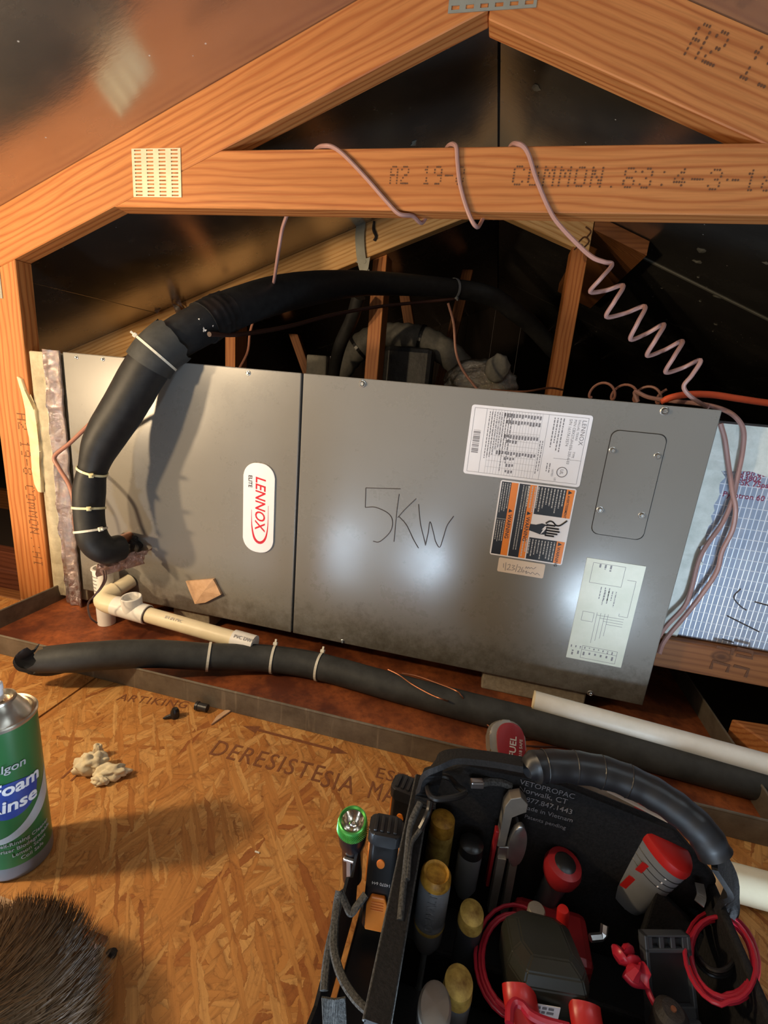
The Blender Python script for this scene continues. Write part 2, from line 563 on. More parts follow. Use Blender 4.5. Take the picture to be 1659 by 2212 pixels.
def obj(name, bm, mat, parent=None, smooth=False, local=False, kind=None, mw=None):
    """Link one mesh object. Vertices come in world space (unless local); children are moved into their root's frame."""
    if not local and mw is None:
        loc = None
        if parent is not None:
            loc = ROOTLOC[root_of(parent).name]
        else:
            cs = [v.co for v in bm.verts]
            lo = Vector((min(c.x for c in cs), min(c.y for c in cs), min(c.z for c in cs)))
            hi = Vector((max(c.x for c in cs), max(c.y for c in cs), max(c.z for c in cs)))
            loc = Vector(((lo.x + hi.x) / 2, (lo.y + hi.y) / 2, lo.z))
        bmesh.ops.translate(bm, verts=bm.verts, vec=-loc)
    me = bpy.data.meshes.new(name)
    bmesh.ops.recalc_face_normals(bm, faces=bm.faces)
    bm.to_mesh(me)
    bm.free()
    if smooth:
        for p in me.polygons:
            p.use_smooth = True
        if smooth != 'full':
            me.set_sharp_from_angle(angle=radians(38))
    if mat:
        for mm in (mat if isinstance(mat, (list, tuple)) else [mat]):
            me.materials.append(mm)
    o = bpy.data.objects.new(name, me)
    link(o)
    if parent is not None:
        o.parent = parent
        if mw is not None:
            r = root_of(parent)
            o.matrix_local = Matrix.Translation(-ROOTLOC[r.name]) @ mw
    else:
        if mw is not None:
            o.matrix_world = mw
        elif not local:
            o.location = loc
        ROOTLOC[o.name] = o.location.copy()
    if kind:
        o['kind'] = kind
    return o


def NB():
    return bmesh.new()


def box(bm, lo, hi, bev=0.0, mtx=None, seg=2):
    r = bmesh.ops.create_cube(bm, size=1.0)
    vs = r['verts']
    lo, hi = Vector(lo), Vector(hi)
    for v in vs:
        v.co = Vector(((v.co.x + .5) * (hi.x - lo.x) + lo.x, (v.co.y + .5) * (hi.y - lo.y) + lo.y, (v.co.z + .5) * (hi.z - lo.z) + lo.z))
    if bev:
        es = list({e for v in vs for e in v.link_edges})
        g = bmesh.ops.bevel(bm, geom=es, offset=bev, segments=seg, affect='EDGES', profile=0.5)
        vs = list({v for f in g['faces'] for v in f.verts} | {v for v in vs if v.is_valid})
    if mtx is not None:
        bmesh.ops.transform(bm, matrix=mtx, verts=vs)
    return vs


def prism(bm, poly, a, b, plane='xz', bev=0.0):
    """Extrude a 2-D outline between a and b along the remaining axis."""
    def P(p, t):
        if plane == 'xz':
            return Vector((p[0], t, p[1]))
        if plane == 'xy':
            return Vector((p[0], p[1], t))
        return Vector((t, p[0], p[1]))
    v0 = [bm.verts.new(P(p, a)) for p in poly]
    v1 = [bm.verts.new(P(p, b)) for p in poly]
    n = len(poly)
    bm.faces.new(v0)
    bm.faces.new(v1[::-1])
    for i in range(n):
        bm.faces.new((v0[i], v1[i], v1[(i + 1) % n], v0[(i + 1) % n]))
    if bev:
        es = list({e for v in v0 + v1 for e in v.link_edges})
        bmesh.ops.bevel(bm, geom=es, offset=bev, segments=2, affect='EDGES', profile=0.5)


def smooth_path(pts, per=8, closed=False):
    pts = [Vector(p) for p in pts]
    out = []
    n = len(pts)
    rng = range(n) if closed else range(n - 1)
    for i in rng:
        p1, p2 = pts[i], pts[(i + 1) % n]
        p0 = pts[(i - 1) % n] if (closed or i > 0) else p1 + (p1 - p2)
        p3 = pts[(i + 2) % n] if (closed or i + 2 < n) else p2 + (p2 - p1)
        for k in range(per):
            t = k / per
            t2, t3 = t * t, t * t * t
            out.append(0.5 * ((2 * p1) + (p2 - p0) * t + (2 * p0 - 5 * p1 + 4 * p2 - p3) * t2 + (3 * p1 - p0 - 3 * p2 + p3) * t3))
    if not closed:
        out.append(pts[-1])
    return out


def frames(pts, closed=False):
    n = len(pts)
    T = []
    for i in range(n):
        a = pts[i - 1] if (i > 0 or closed) else pts[0]
        b = pts[(i + 1) % n] if (i < n - 1 or closed) else pts[-1]
        d = b - a
        T.append(d.normalized() if d.length > 1e-9 else Vector((1, 0, 0)))
    up = Vector((0, 0, 1)) if abs(T[0].z) < 0.9 else Vector((0, 1, 0))
    N = (up - T[0] * up.dot(T[0])).normalized()
    out = []
    for i in range(n):
        N = (N - T[i] * N.dot(T[i]))
        N = N.normalized() if N.length > 1e-9 else T[i].orthogonal().normalized()
        out.append((T[i], N, T[i].cross(N)))
    return out


def tube(bm, pts, r, seg=12, caps=True, closed=False, flat=None, wob=0.0):
    """Sweep a round (or flat=(w,h)) section along pts; r may be a number or a list."""
    pts = [Vector(p) for p in pts]
    fr = frames(pts, closed)
    rings = []
    for i, p in enumerate(pts):
        rr = r[min(i, len(r) - 1)] if isinstance(r, (list, tuple)) else r
        T, N, B = fr[i]
        ring = []
        for k in range(seg):
            a = 2 * pi * k / seg
            if flat:
                q = p + N * (flat[1] * sin(a)) + B * (flat[0] * cos(a))
            else:
                w = 1 + (wob * noise.noise(p * 37 + Vector((k * 1.7, 0, 0))) if wob else 0)
                q = p + (N * sin(a) + B * cos(a)) * rr * w
            ring.append(bm.verts.new(q))
        rings.append(ring)
    m = len(rings)
    for i in range(m if closed else m - 1):
        a, b = rings[i], rings[(i + 1) % m]
        for k in range(seg):
            bm.faces.new((a[k], a[(k + 1) % seg], b[(k + 1) % seg], b[k]))
    if caps and not closed:
        bm.faces.new(rings[0][::-1])
        bm.faces.new(rings[-1])
    return rings


def ribbon(bm, pts, w, t, nrm):
    """Flat strip along pts: width w lies across the path and perpendicular to nrm, thickness t."""
    pts = [Vector(p) for p in pts]
    prev = None
    n = Vector(nrm).normalized()
    rows = []
    for i, p in enumerate(pts):
        a, b = pts[max(i - 1, 0)], pts[min(i + 1, len(pts) - 1)]
        T = (b - a).normalized()
        s = T.cross(n)
        s = s.normalized() if s.length > 1e-6 else Vector((1, 0, 0))
        nn = s.cross(T).normalized()
        rows.append([bm.verts.new(p + s * (w / 2 * x) + nn * (t / 2 * y)) for x, y in ((-1, -1), (1, -1), (1, 1), (-1, 1))])
    for a, b in zip(rows[:-1], rows[1:]):
        for k in range(4):
            bm.faces.new((a[k], a[(k + 1) % 4], b[(k + 1) % 4], b[k]))
    bm.faces.new(rows[0][::-1])
    bm.faces.new(rows[-1])


def axis_mtx(p, d):
    """Matrix with local Z along d and origin p."""
    return Matrix.Translation(Vector(p)) @ Vector(d).normalized().to_track_quat('Z', 'Y').to_matrix().to_4x4()


def lathe(bm, prof, seg=24, mtx=None, sx=1.0, sy=1.0):
    """Revolve (r, z) profile about Z."""
    rings = []
    vs = []
    for r, z in prof:
        if r < 1e-6:
            v = bm.verts.new((0, 0, z))
            rings.append([v])
            vs.append(v)
        else:
            ring = [bm.verts.new((r * cos(2 * pi * k / seg) * sx, r * sin(2 * pi * k / seg) * sy, z)) for k in range(seg)]
            rings.append(ring)
            vs += ring
    for a, b in zip(rings[:-1], rings[1:]):
        for k in range(seg):
            k2 = (k + 1) % seg
            if len(a) == 1 and len(b) == 1:
                continue
            if len(a) == 1:
                bm.faces.new((a[0], b[k], b[k2]))
            elif len(b) == 1:
                bm.faces.new((a[k], a[k2], b[0]))
            else:
                bm.faces.new((a[k], a[k2], b[k2], b[k]))
    if mtx is not None:
        bmesh.ops.transform(bm, matrix=mtx, verts=vs)
    return vs


def rrect(w, h, r, n=5):
    pts = []
    for cx, cy, a0 in ((w / 2 - r, h / 2 - r, 0), (-w / 2 + r, h / 2 - r, 90), (-w / 2 + r, -h / 2 + r, 180), (w / 2 - r, -h / 2 + r, 270)):
        for k in range(n + 1):
            a = radians(a0 + 90 * k / n)
            pts.append((cx + r * cos(a), cy + r * sin(a)))
    return pts


def plate(bm, poly, z0, z1, mtx=None, bev=0.0):
    before = set(bm.verts)
    prism(bm, poly, z0, z1, 'xy', bev)
    vs = [v for v in bm.verts if v not in before]
    if mtx is not None:
        bmesh.ops.transform(bm, matrix=mtx, verts=vs)


def quad(bm, x0, y0, x1, y1, z, mtx=None):
    vs = [bm.verts.new(Vector(p)) for p in ((x0, y0, z), (x1, y0, z), (x1, y1, z), (x0, y1, z))]
    bm.faces.new(vs)
    if mtx is not None:
        for v in vs:
            v.co = mtx @ v.co


def text_bm(txt, size, depth=0.0002, mtx=None, bold=0.0, shear=0.0, align='LEFT', space=1.0, xs=1.0):
    cu = bpy.data.curves.new('lettering', 'FONT')
    cu.body = txt
    cu.size = size
    cu.extrude = depth
    cu.offset = bold * size
    cu.shear = shear
    cu.align_x = align
    cu.space_character = space
    cu.resolution_u = 3
    o = bpy.data.objects.new('lettering_curve', cu)
    COL.objects.link(o)
    bpy.context.view_layer.update()
    me = bpy.data.meshes.new_from_object(o)
    bm = NB()
    bm.from_mesh(me)
    bpy.data.objects.remove(o)
    bpy.data.curves.remove(cu)
    bpy.data.meshes.remove(me)
    if xs != 1.0:
        bmesh.ops.scale(bm, vec=(xs, 1, 1), verts=bm.verts)
    if mtx is not None:
        bmesh.ops.transform(bm, matrix=mtx, verts=bm.verts)
    return bm


def join(a, b):
    me = bpy.data.meshes.new('tmp')
    b.to_mesh(me)
    b.free()
    a.from_mesh(me)
    bpy.data.meshes.remove(me)
    return a


DOT = {'A': '01110 10001 10001 11111 10001 10001 10001', '2': '01110 10001 00001 00110 01000 10000 11111', '1': '00100 01100 00100 00100 00100 00100 01110',
       '9': '01110 10001 10001 01111 00001 00001 01110', '-': '00000 00000 00000 11111 00000 00000 00000', '8': '01110 10001 10001 01110 10001 10001 01110',
       'C': '01110 10001 10000 10000 10000 10001 01110', 'O': '01110 10001 10001 10001 10001 10001 01110', 'M': '10001 11011 10101 10101 10001 10001 10001',
       'N': '10001 11001 11001 10101 10011 10011 10001', ':': '00000 00100 00000 00000 00000 00100 00000', '.': '00000 00000 00000 00000 00000 00000 00100',
       '3': '01110 10001 00001 00110 00001 10001 01110', '4': '00010 00110 01010 10010 11111 00010 00010', 'H': '10001 10001 10001 11111 10001 10001 10001',
       'I': '01110 00100 00100 00100 00100 00100 01110', ' ': '00000 ' * 7}


def dot_text(txt, h, mtx, depth=0.0006, xs=1.0):
    """Dot-matrix lumber stamp: one small raised dab of ink per dot."""
    bm = NB()
    d = h / 7.0
    x = 0
    rnd = random.Random(len(txt))
    for ch in txt:
        for r, row in enumerate(DOT[ch].split()[:7]):
            for c, on in enumerate(row):
                if on == '1' and rnd.random() < 0.95:
                    px, py = x + c * d * xs, h - (r + 0.5) * d
                    s = d * rnd.uniform(0.36, 0.46)
                    vs = [bm.verts.new(mtx @ Vector((px + s * xs * cos(a), py + s * 0.9 * sin(a), depth))) for a in (0.5, 1.5, 2.6, 3.7, 4.7, 5.8)]
                    bm.faces.new(vs)
        x += 6.6 * d * xs
    return bm


def xz_mtx(p, ang=0.0):
    """Drawing plane facing the viewer (-Y): local x -> world x, local y -> world z, turned by ang."""
    return Matrix.Translation(Vector(p)) @ Matrix.Rotation(-ang, 4, 'Y') @ Matrix.Rotation(pi / 2, 4, 'X')


def strokes(bm, lines, r, mtx, flat=True, seg=6):
    for ln in lines:
        pts = [mtx @ Vector((p[0], p[1], 0)) for p in ln]
        pts = smooth_path(pts, 5) if len(pts) > 2 else pts
        tube(bm, pts, r, seg)

# ------------------------------------------------------------------ setting: roof, deck, end wall
RX, RZ, SL, SR = 0.81, 1.188, 0.396, 0.41
DECK = -0.05


def roof_z(x):
    return RZ - (SL * (RX - x) if x < RX else SR * (x - RX))


def slope_panel(bm, x0, x1, y0, y1, lift=0.0, th=0.011):
    vs = []
    for t in (0, th):
        for x, y in ((x0, y0), (x1, y0), (x1, y1), (x0, y1)):
            vs.append(bm.verts.new((x, y, roof_z(x) + lift + t)))
    for f in ((0, 1, 2, 3), (7, 6, 5, 4), (0, 4, 5, 1), (1, 5, 6, 2), (2, 6, 7, 3), (3, 7, 4, 0)):
        bm.faces.new([vs[i] for i in f])


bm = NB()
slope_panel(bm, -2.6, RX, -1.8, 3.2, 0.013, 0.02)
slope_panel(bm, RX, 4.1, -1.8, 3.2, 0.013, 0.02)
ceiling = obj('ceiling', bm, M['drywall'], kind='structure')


def PR(u, v):
    """Point of the roof underside seen at (u, v)."""
    d = ray(u, v)
    for s, sl in ((1, SL), (-1, -SR)):
        # z = RZ + sl*(x-RX)
        den = d.z - sl * d.x
        t = (RZ + sl * (CAM.x - RX) - CAM.z) / den
        p = CAM + d * t
        if (p.x <= RX) == (s > 0):
            return p


xs_seam = PR(190, 640).x
ys_seam = PR(1500, 612).y
for x0, x1, cuts in ((-2.6, RX - 0.003, (-1.8, 0.019)), (-2.6, xs_seam - 0.002, (0.019, 0.78, 3.2)), (xs_seam + 0.002, RX - 0.003, (0.019, 1.54, 2.3, 3.2)),
                     (RX + 0.003, 1.98, (-1.8, ys_seam - 1.22, ys_seam, ys_seam + 1.22, 3.2)), (1.984, 4.1, (-1.8, -0.4, 0.82, 2.04, 3.2))):
    for y0, y1 in zip(cuts[:-1], cuts[1:]):
        bm = NB()
        slope_panel(bm, x0, x1, y0 + 0.0015, y1 - 0.0015)
        obj('roof_panel', bm, M['foil_deck'], ceiling)

# joist bay bottom (ceiling board of the room below) with the hatch opening
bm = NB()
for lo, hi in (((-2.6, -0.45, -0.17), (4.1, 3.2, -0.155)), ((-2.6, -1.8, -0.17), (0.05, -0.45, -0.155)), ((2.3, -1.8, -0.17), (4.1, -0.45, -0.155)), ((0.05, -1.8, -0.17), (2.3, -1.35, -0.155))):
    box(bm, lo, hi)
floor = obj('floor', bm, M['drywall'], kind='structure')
s0 = (PZ(90, 1535, DECK).x + PZ(240, 1450, DECK).x) / 2
bm = NB()
prism(bm, [(-1.4, -0.565), (s0 - 0.0022, -0.565), (s0 - 0.0022, 0.70), (-0.13, 0.70), (-0.13, -0.03), (-1.4, -0.03)], DECK - 0.018, DECK, 'xy')
obj('osb_panel', bm, M['osb'], floor)
bm = NB()
prism(bm, [(s0 + 0.0022, -0.565), (0.585, -0.565), (0.62, -0.640), (0.85, -0.585), (0.86, -0.69), (1.19, -0.69), (1.20, -0.50), (2.3, -0.50), (2.3, -0.05), (1.40, -0.02), (1.40, 0.70), (s0 + 0.0022, 0.70)], DECK - 0.018, DECK, 'xy')
obj('osb_panel', bm, M['osb'], floor)
# worn ink stamps on the deck
for txt, u, v, sz, du, dv in (('DERESISTE', 447, 1628, 0.046, 690, 1690), ('SIA', 688, 1697, 0.046, 760, 1716), ('ESTE', 808, 1678, 0.030, 900, 1702), ('MA', 790, 1722, 0.046, 850, 1738), ('ARTIKING', 250, 1512, 0.026, 400, 1530), ('IT', 128, 1680, 0.036, 165, 1690)):
    p, q = PZ(u, v, DECK + 0.0004), PZ(du, dv, DECK + 0.0004)
    ang = math.atan2(q.y - p.y, q.x - p.x)
    t = text_bm(txt, sz, 0.00015, space=1.15)
    w = max(vv.co.x for vv in t.verts)
    k = (q - p).length / w
    bmesh.ops.transform(t, matrix=Matrix.Translation(p) @ Matrix.Rotation(ang, 4, 'Z') @ Matrix.Scale(k, 4, Vector((1, 0, 0))), verts=t.verts)
    obj('stamp', t, M['ink_faint'], floor, kind='stuff')
a, b_ = PZ(525, 1568, DECK + 0.0005), PZ(752, 1628, DECK + 0.0005)
bm = NB()
d = (b_ - a).normalized()
n_ = Vector((-d.y, d.x, 0))
ribbon(bm, [a + d * 0.02, b_ - d * 0.02], 0.005, 0.0003, (0, 0, 1))
for tip, s in ((a, 1), (b_, -1)):
    for off in (0,):
        vs = [bm.verts.new(tip), bm.verts.new(tip + d * (0.028 * s) + n_ * 0.009), bm.verts.new(tip + d * (0.028 * s) - n_ * 0.009)]
        bm.faces.new(vs)
obj('arrow_stamp', bm, M['ink_faint'], floor, kind='stuff')

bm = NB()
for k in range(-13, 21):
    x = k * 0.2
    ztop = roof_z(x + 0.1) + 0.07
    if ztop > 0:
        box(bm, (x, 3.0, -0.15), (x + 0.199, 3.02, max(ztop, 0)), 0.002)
obj('wall_back', bm, M['gloom'], kind='structure')


# ------------------------------------------------------------------ lumber
def lumber(name, poly, y0, y1, ang, mat, parent, bev=0.0015):
    """A board whose face outline (x, z) lies in the truss plane; local X runs along the grain."""
    cx = sum(p[0] for p in poly) / len(poly)
    cz = sum(p[1] for p in poly) / len(poly)
    mw = Matrix.Translation((cx, (y0 + y1) / 2, cz)) @ Matrix.Rotation(-ang, 4, 'Y')
    inv = mw.inverted()
    bm = NB()
    prism(bm, poly, y0, y1, 'xz', 0)
    bmesh.ops.transform(bm, matrix=inv, verts=bm.verts)
    if bev:
        bmesh.ops.bevel(bm, geom=list(bm.edges), offset=bev, segments=1, affect='EDGES')
    return obj(name, bm, mat, parent, mw=mw)


def nail_plate(parent, x0, x1, z0, z1, y, cols, rows, mat, ang=0.0):
    """Punched truss plate: a thin sheet with real slots."""
    w, h = x1 - x0, z1 - z0
    xsx, zsz = [0.0], [0.0]
    for c in range(cols):
        p = w / cols
        xsx += [p * (c + 0.22), p * (c + 0.78)]
    for r in range(rows):
        p = h / rows
        zsz += [p * (r + 0.3), p * (r + 0.72)]
    xsx.append(w)
    zsz.append(h)
    bm = NB()
    mt = Matrix.Translation(((x0 + x1) / 2, y, (z0 + z1) / 2)) @ Matrix.Rotation(-ang, 4, 'Y') @ Matrix.Translation((-w / 2, 0, -h / 2))
    g = [[bm.verts.new(mt @ Vector((a, 0, c))) for a in xsx] for c in zsz]
    for j in range(len(zsz) - 1):
        for i in range(len(xsx) - 1):
            if i % 2 == 1 and j % 2 == 1:
                continue
            bm.faces.new((g[j][i], g[j][i + 1], g[j + 1][i + 1], g[j + 1][i]))
    ex = bmesh.ops.extrude_face_region(bm, geom=list(bm.faces))
    bmesh.ops.translate(bm, verts=[v for v in ex['geom'] if isinstance(v, bmesh.types.BMVert)], vec=(0, -0.0012, 0))
    return obj('nail_plate', bm, mat, parent)


DV = 0.105


def rafters(root, y0, y1, mat, xl=-1.9, xr=2.6):
    a = lumber('rafter', [(xl, roof_z(xl) - DV), (RX - 0.001, roof_z(RX) - DV), (RX - 0.001, roof_z(RX)), (xl, roof_z(xl))], y0, y1, math.atan(SL), mat, root)
    b = lumber('rafter', [(RX + 0.001, roof_z(RX) - DV - 0.012), (xr, roof_z(xr) - DV), (xr, roof_z(xr)), (RX + 0.001, roof_z(RX))], y0, y1, -math.atan(SR), mat, root)
    return a, b


truss = thing('roof_truss', 'orange pine roof truss over the air handler, brown wire wound on its collar beam', 'truss', (-0.15, 0.019, DECK))
rafters(truss, 0.0, 0.038, M['pine'])
zc0, zc1 = 0.819, 0.909
xl_t = RX - (RZ - DV - zc0) / SL
xr_t = RX + (RZ - DV - zc0) / SR
lumber('collar_beam', [(xl_t + 0.0, zc0), (xr_t, zc0), (xr_t - (zc1 - zc0) / SR, zc1), (xl_t + (zc1 - zc0) / SL, zc1)], 0.0, 0.038, 0, M['pine'], truss)
px0, px1 = -0.200, -0.104
lumber('post', [(px0, DECK - 0.02), (px1, DECK - 0.02), (px1, roof_z(px1) - DV), (px0, roof_z(px0) - DV)], 0.0, 0.038, pi / 2, M['pine'], truss)
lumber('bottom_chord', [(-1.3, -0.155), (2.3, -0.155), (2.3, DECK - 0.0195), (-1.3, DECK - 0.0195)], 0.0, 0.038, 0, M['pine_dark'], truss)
p, q = PY(285, 322, 0), PY(393, 427, 0)
nail_plate(truss, p.x, q.x, q.z, p.z, -0.0003, 4, 13, M['nail_plate'])
p = PY(1058, 24, 0)
nail_plate(truss, p.x - 0.062, p.x + 0.066, p.z, p.z + 0.075, -0.0003, 6, 6, M['nail_plate_dull'])
p, q = PY(-90, 535, 0), PY(7, 645, 0)
nail_plate(truss, p.x, q.x, q.z, p.z, -0.0003, 4, 9, M['nail_plate_dull'])
# lumber stamps
p = PY(842, 399, 0)
bm = dot_text('A2 19-8', 0.0275, xz_mtx(p + Vector((0, -0.0002, 0)), -0.01), xs=0.70)
p = PY(1106, 402, 0)
join(bm, dot_text('COMMON.83:4-3-18', 0.0285, xz_mtx(p + Vector((0, -0.0002, 0)), -0.02), xs=0.86))
obj('stamp', bm, M['ink'], truss, kind='stuff')
p = PY(36, 893, 0)
bm = dot_text('A2 19-8 COMMON.:HI', 0.0275, xz_mtx(p + Vector((0, -0.0002, 0)), -pi / 2), xs=0.80)
obj('stamp', bm, M['ink'], truss, kind='stuff')
p = PY(1476, 122, 0)
bm = dot_text('A2 19-8', 0.042, xz_mtx(p + Vector((0, -0.0002, 0)), -math.atan(SR) + 0.02), xs=0.66)
obj('stamp', bm, M['ink'], truss, kind='stuff')

# dried foam drips down the right edge of the post
drip = NB()
lf = [(40, 812), (47, 838), (56, 858), (62, 885), (60, 915), (68, 945), (74, 985), (72, 1012), (78, 1045), (86, 1062)]
rf = [(94, 1064), (92, 1030), (88, 1000), (92, 975), (86, 950), (84, 915), (80, 885), (68, 868), (58, 842), (50, 818)]
q = [PY(u, v, 0) for u, v in lf + rf]
prism(drip, [(p_.x, p_.z) for p_ in q], -0.006, 0.004, 'xz', 0.0025)
obj('foam_drip', drip, M['glue'], truss, smooth=True)

truss2 = thing('roof_truss', 'pale pine roof truss just behind the air handler, partly hidden by black pipe', 'truss', (0.45, 0.80, DECK))
Y2 = 0.76
rafters(truss2, Y2, Y2 + 0.038, M['pine_pale'], -1.9, 1.104)
lumber('post', [(0.437, -0.069), (0.484, -0.069), (0.484, roof_z(0.484) - DV), (0.437, roof_z(0.437) - DV)], Y2 + 0.038, Y2 + 0.120, pi / 2, M['pine'], truss2)
lumber('post', [(1.056, -0.069), (1.103, -0.069), (1.103, roof_z(1.103) - DV), (1.056, roof_z(1.056) - DV)], Y2 - 0.001, Y2 + 0.088, pi / 2, M['pine'], truss2)
lumber('post', [(-0.085, -0.069), (-0.045, -0.069), (-0.045, roof_z(-0.045) - DV), (-0.085, roof_z(-0.085) - DV)], Y2, Y2 + 0.085, pi / 2, M['pine'], truss2)
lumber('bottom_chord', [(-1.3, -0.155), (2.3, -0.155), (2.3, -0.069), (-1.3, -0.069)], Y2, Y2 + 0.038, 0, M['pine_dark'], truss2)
p = PY(1250, 485, Y2)
bm = NB()
for ln in ([(1245, 528), (1262, 512), (1272, 522), (1258, 538)], [(1240, 540), (1254, 528), (1262, 540)], [(1265, 490), (1276, 500), (1268, 512)]):
    tube(bm, smooth_path([PY(u, v, Y2 - 0.001) for u, v in ln], 4), 0.0022, 5)
obj('stamp', bm, M['ink'], truss2, kind='stuff')

pur = thing('purlin', 'flat brown purlin board under the roof at the right end of the pale truss', 'board', (1.18, 1.1, 0.9))
bm = NB()
vs = []
for t in (-0.040, -0.003):
    for x, y in ((1.106, Y2), (1.262, Y2), (1.262, 1.62), (1.106, 1.62)):
        vs.append(bm.verts.new((x, y, roof_z(x) + t)))
for f in ((0, 1, 2, 3), (7, 6, 5, 4), (0, 4, 5, 1), (1, 5, 6, 2), (2, 6, 7, 3), (3, 7, 4, 0)):
    bm.faces.new([vs[i] for i in f])
obj('board', bm, M['pine_dark'], pur)
for (u0, v0), (u1, v1), w, y, lab in (((850, 560), (893, 830), 0.05, 1.52, 'slanting brown lumber web seen through the gap right of the near upright'),
                                      ((612, 690), (662, 830), 0.05, 1.52, 'slanting brown lumber web behind the seam between the cabinet panels'),
                                      ((985, 640), (935, 850), 0.05, 1.56, 'dim dark lumber web standing behind the shiny foil duct')):
    a, c = PY(u0, v0, y), PY(u1, v1, y)
    dx = (c.x - a.x) / (c.z - a.z)
    zt, zb = roof_z(a.x) - 0.03, -0.069
    xt, xb = a.x + dx * (zt - a.z), a.x + dx * (zb - a.z)
    zt = min(zt, roof_z(xt) - 0.002, roof_z(xt + w) - 0.002)
    wt = thing('truss_web', lab, 'lumber', ((xt + xb) / 2, y, zb))
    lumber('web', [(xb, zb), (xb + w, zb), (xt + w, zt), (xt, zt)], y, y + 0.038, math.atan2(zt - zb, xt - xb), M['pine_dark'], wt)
bm = NB()
sv = []
for t in (-0.0022, -0.0004):
    for x, y in ((RX + 0.32, ys_seam - 0.006), (1.975, ys_seam - 0.006), (1.975, ys_seam + 0.006), (RX + 0.32, ys_seam + 0.006)):
        sv.append(bm.verts.new((x, y, roof_z(x) + t)))
for f in ((0, 1, 2, 3), (7, 6, 5, 4), (0, 4, 5, 1), (1, 5, 6, 2), (2, 6, 7, 3), (3, 7, 4, 0)):
    bm.faces.new([sv[i] for i in f])
obj('seam_strip', bm, M['nail_plate_dull'], ceiling)
# torn patches of the foil that show the pale paper behind it
rnd = random.Random(11)
for u, v, s_ in ((1515, 540, .016), (1505, 565, .014), (1508, 598, .006), (1365, 546, .012), (1352, 562, .007), (1430, 622, .006), (1548, 640, .013), (1512, 650, .006), (1440, 690, .005), (1545, 700, .008), (1540, 715, .005), (1580, 758, .008), (1288, 716, .005), (1655, 568, .010), (1410, 640, .005), (1175, 122, .012), (1160, 190, .012), (895, 308, .011), (1240, 318, .006), (1085, 600, .007), (1076, 612, .005), (1045, 640, .004)):
    p = PR(u, v)
    bm = NB()
    sl = SL if p.x < RX else -SR
    vs = []
    for k in range(9):
        a = 2 * pi * k / 9
        rr = s_ * rnd.uniform(0.4, 1.0)
        dx, dy = rr * cos(a), rr * 1.3 * sin(a)
        vs.append(bm.verts.new((p.x + dx, p.y + dy, p.z + sl * dx - 0.0008)))
    cv = bm.verts.new((p.x, p.y, p.z - 0.0035))
    for k in range(9):
        bm.faces.new((vs[k], vs[(k + 1) % 9], cv))
    obj('foil_tear', bm, M['nail_plate_dull'], ceiling)

# ------------------------------------------------------------------ air handler
UW, UH, UD = 1.25, 0.5453, 0.574
unit = thing('air_handler', 'long grey metal air handler lying on its side in the attic, pencilled 5KW', 'air handler', (UW / 2, UD / 2, 0.0))
bm = NB()
box(bm, (0.0005, 0.004, 0.001), (UW - 0.0005, UD, UH - 0.001), 0.002)
obj('cabinet', bm, M['paint'], unit)
XS = 0.5415
for x0, x1 in ((0.0, XS - 0.0022), (XS + 0.0022, UW)):
    bm = NB()
    box(bm, (x0, -0.004, 0.0), (x1, 0.0038, UH), 0.0018)
    obj('access_panel', bm, M['paint'], unit)
bm = NB()
box(bm, (XS - 0.002, 0.0008, 0.001), (XS + 0.002, 0.0041, UH - 0.001))
obj('seam_gap_shade', bm, M['gap'], unit)  # near-black strip, shade of the open panel gap put in as colour
YF = -0.0042
# hex head screws with a washer flange
for u, v, s in ((783, 829, 1.1), (1435, 888, 1.1), (536, 806, .8), (165, 772, .7), (222, 776, .7), (1275, 1497, .9), (740, 1385, .7), (1323, 973, 1), (1420, 985, 1), (1296, 1101, 1), (1386, 1113, 1)):
    p = PY(u, v, YF)
    bm = NB()
    mt = axis_mtx(p, (0, -1, 0)) @ Matrix.Scale(s, 4)
    lathe(bm, [(0.0062, -0.0005), (0.0062, 0.0008), (0.0050, 0.0016), (0.0045, 0.0016)], 18, mt)
    lathe(bm, [(0.0036, 0.0014), (0.0036, 0.0048), (0.0030, 0.0054), (0.0022, 0.0044), (0.0, 0.0044)], 6, mt)
    obj('screw', bm, M['steel'], unit)
# stamped cover plate
c4 = [PY(u, v, YF) for u, v in ((1322, 929), (1438, 940), (1391, 1166), (1277, 1152))]
kx0, kx1 = (c4[0].x + c4[3].x) / 2, (c4[1].x + c4[2].x) / 2
kz0, kz1 = (c4[2].z + c4[3].z) / 2, (c4[0].z + c4[1].z) / 2
kc = Vector(((kx0 + kx1) / 2, YF, (kz0 + kz1) / 2))
bm = NB()
plate(bm, rrect(kx1 - kx0, kz1 - kz0, 0.012), -0.0006, 0.0010, xz_mtx(kc), 0.0006)
cov = obj('cover_plate', bm, M['paint'], unit)
bm = NB()
tube(bm, [xz_mtx(kc) @ Vector((x, y, 0.0001)) for x, y in rrect(kx1 - kx0 + 0.001, kz1 - kz0 + 0.001, 0.012)], 0.0007, 5, closed=True)
obj('cut_line', bm, M['gap'], cov)
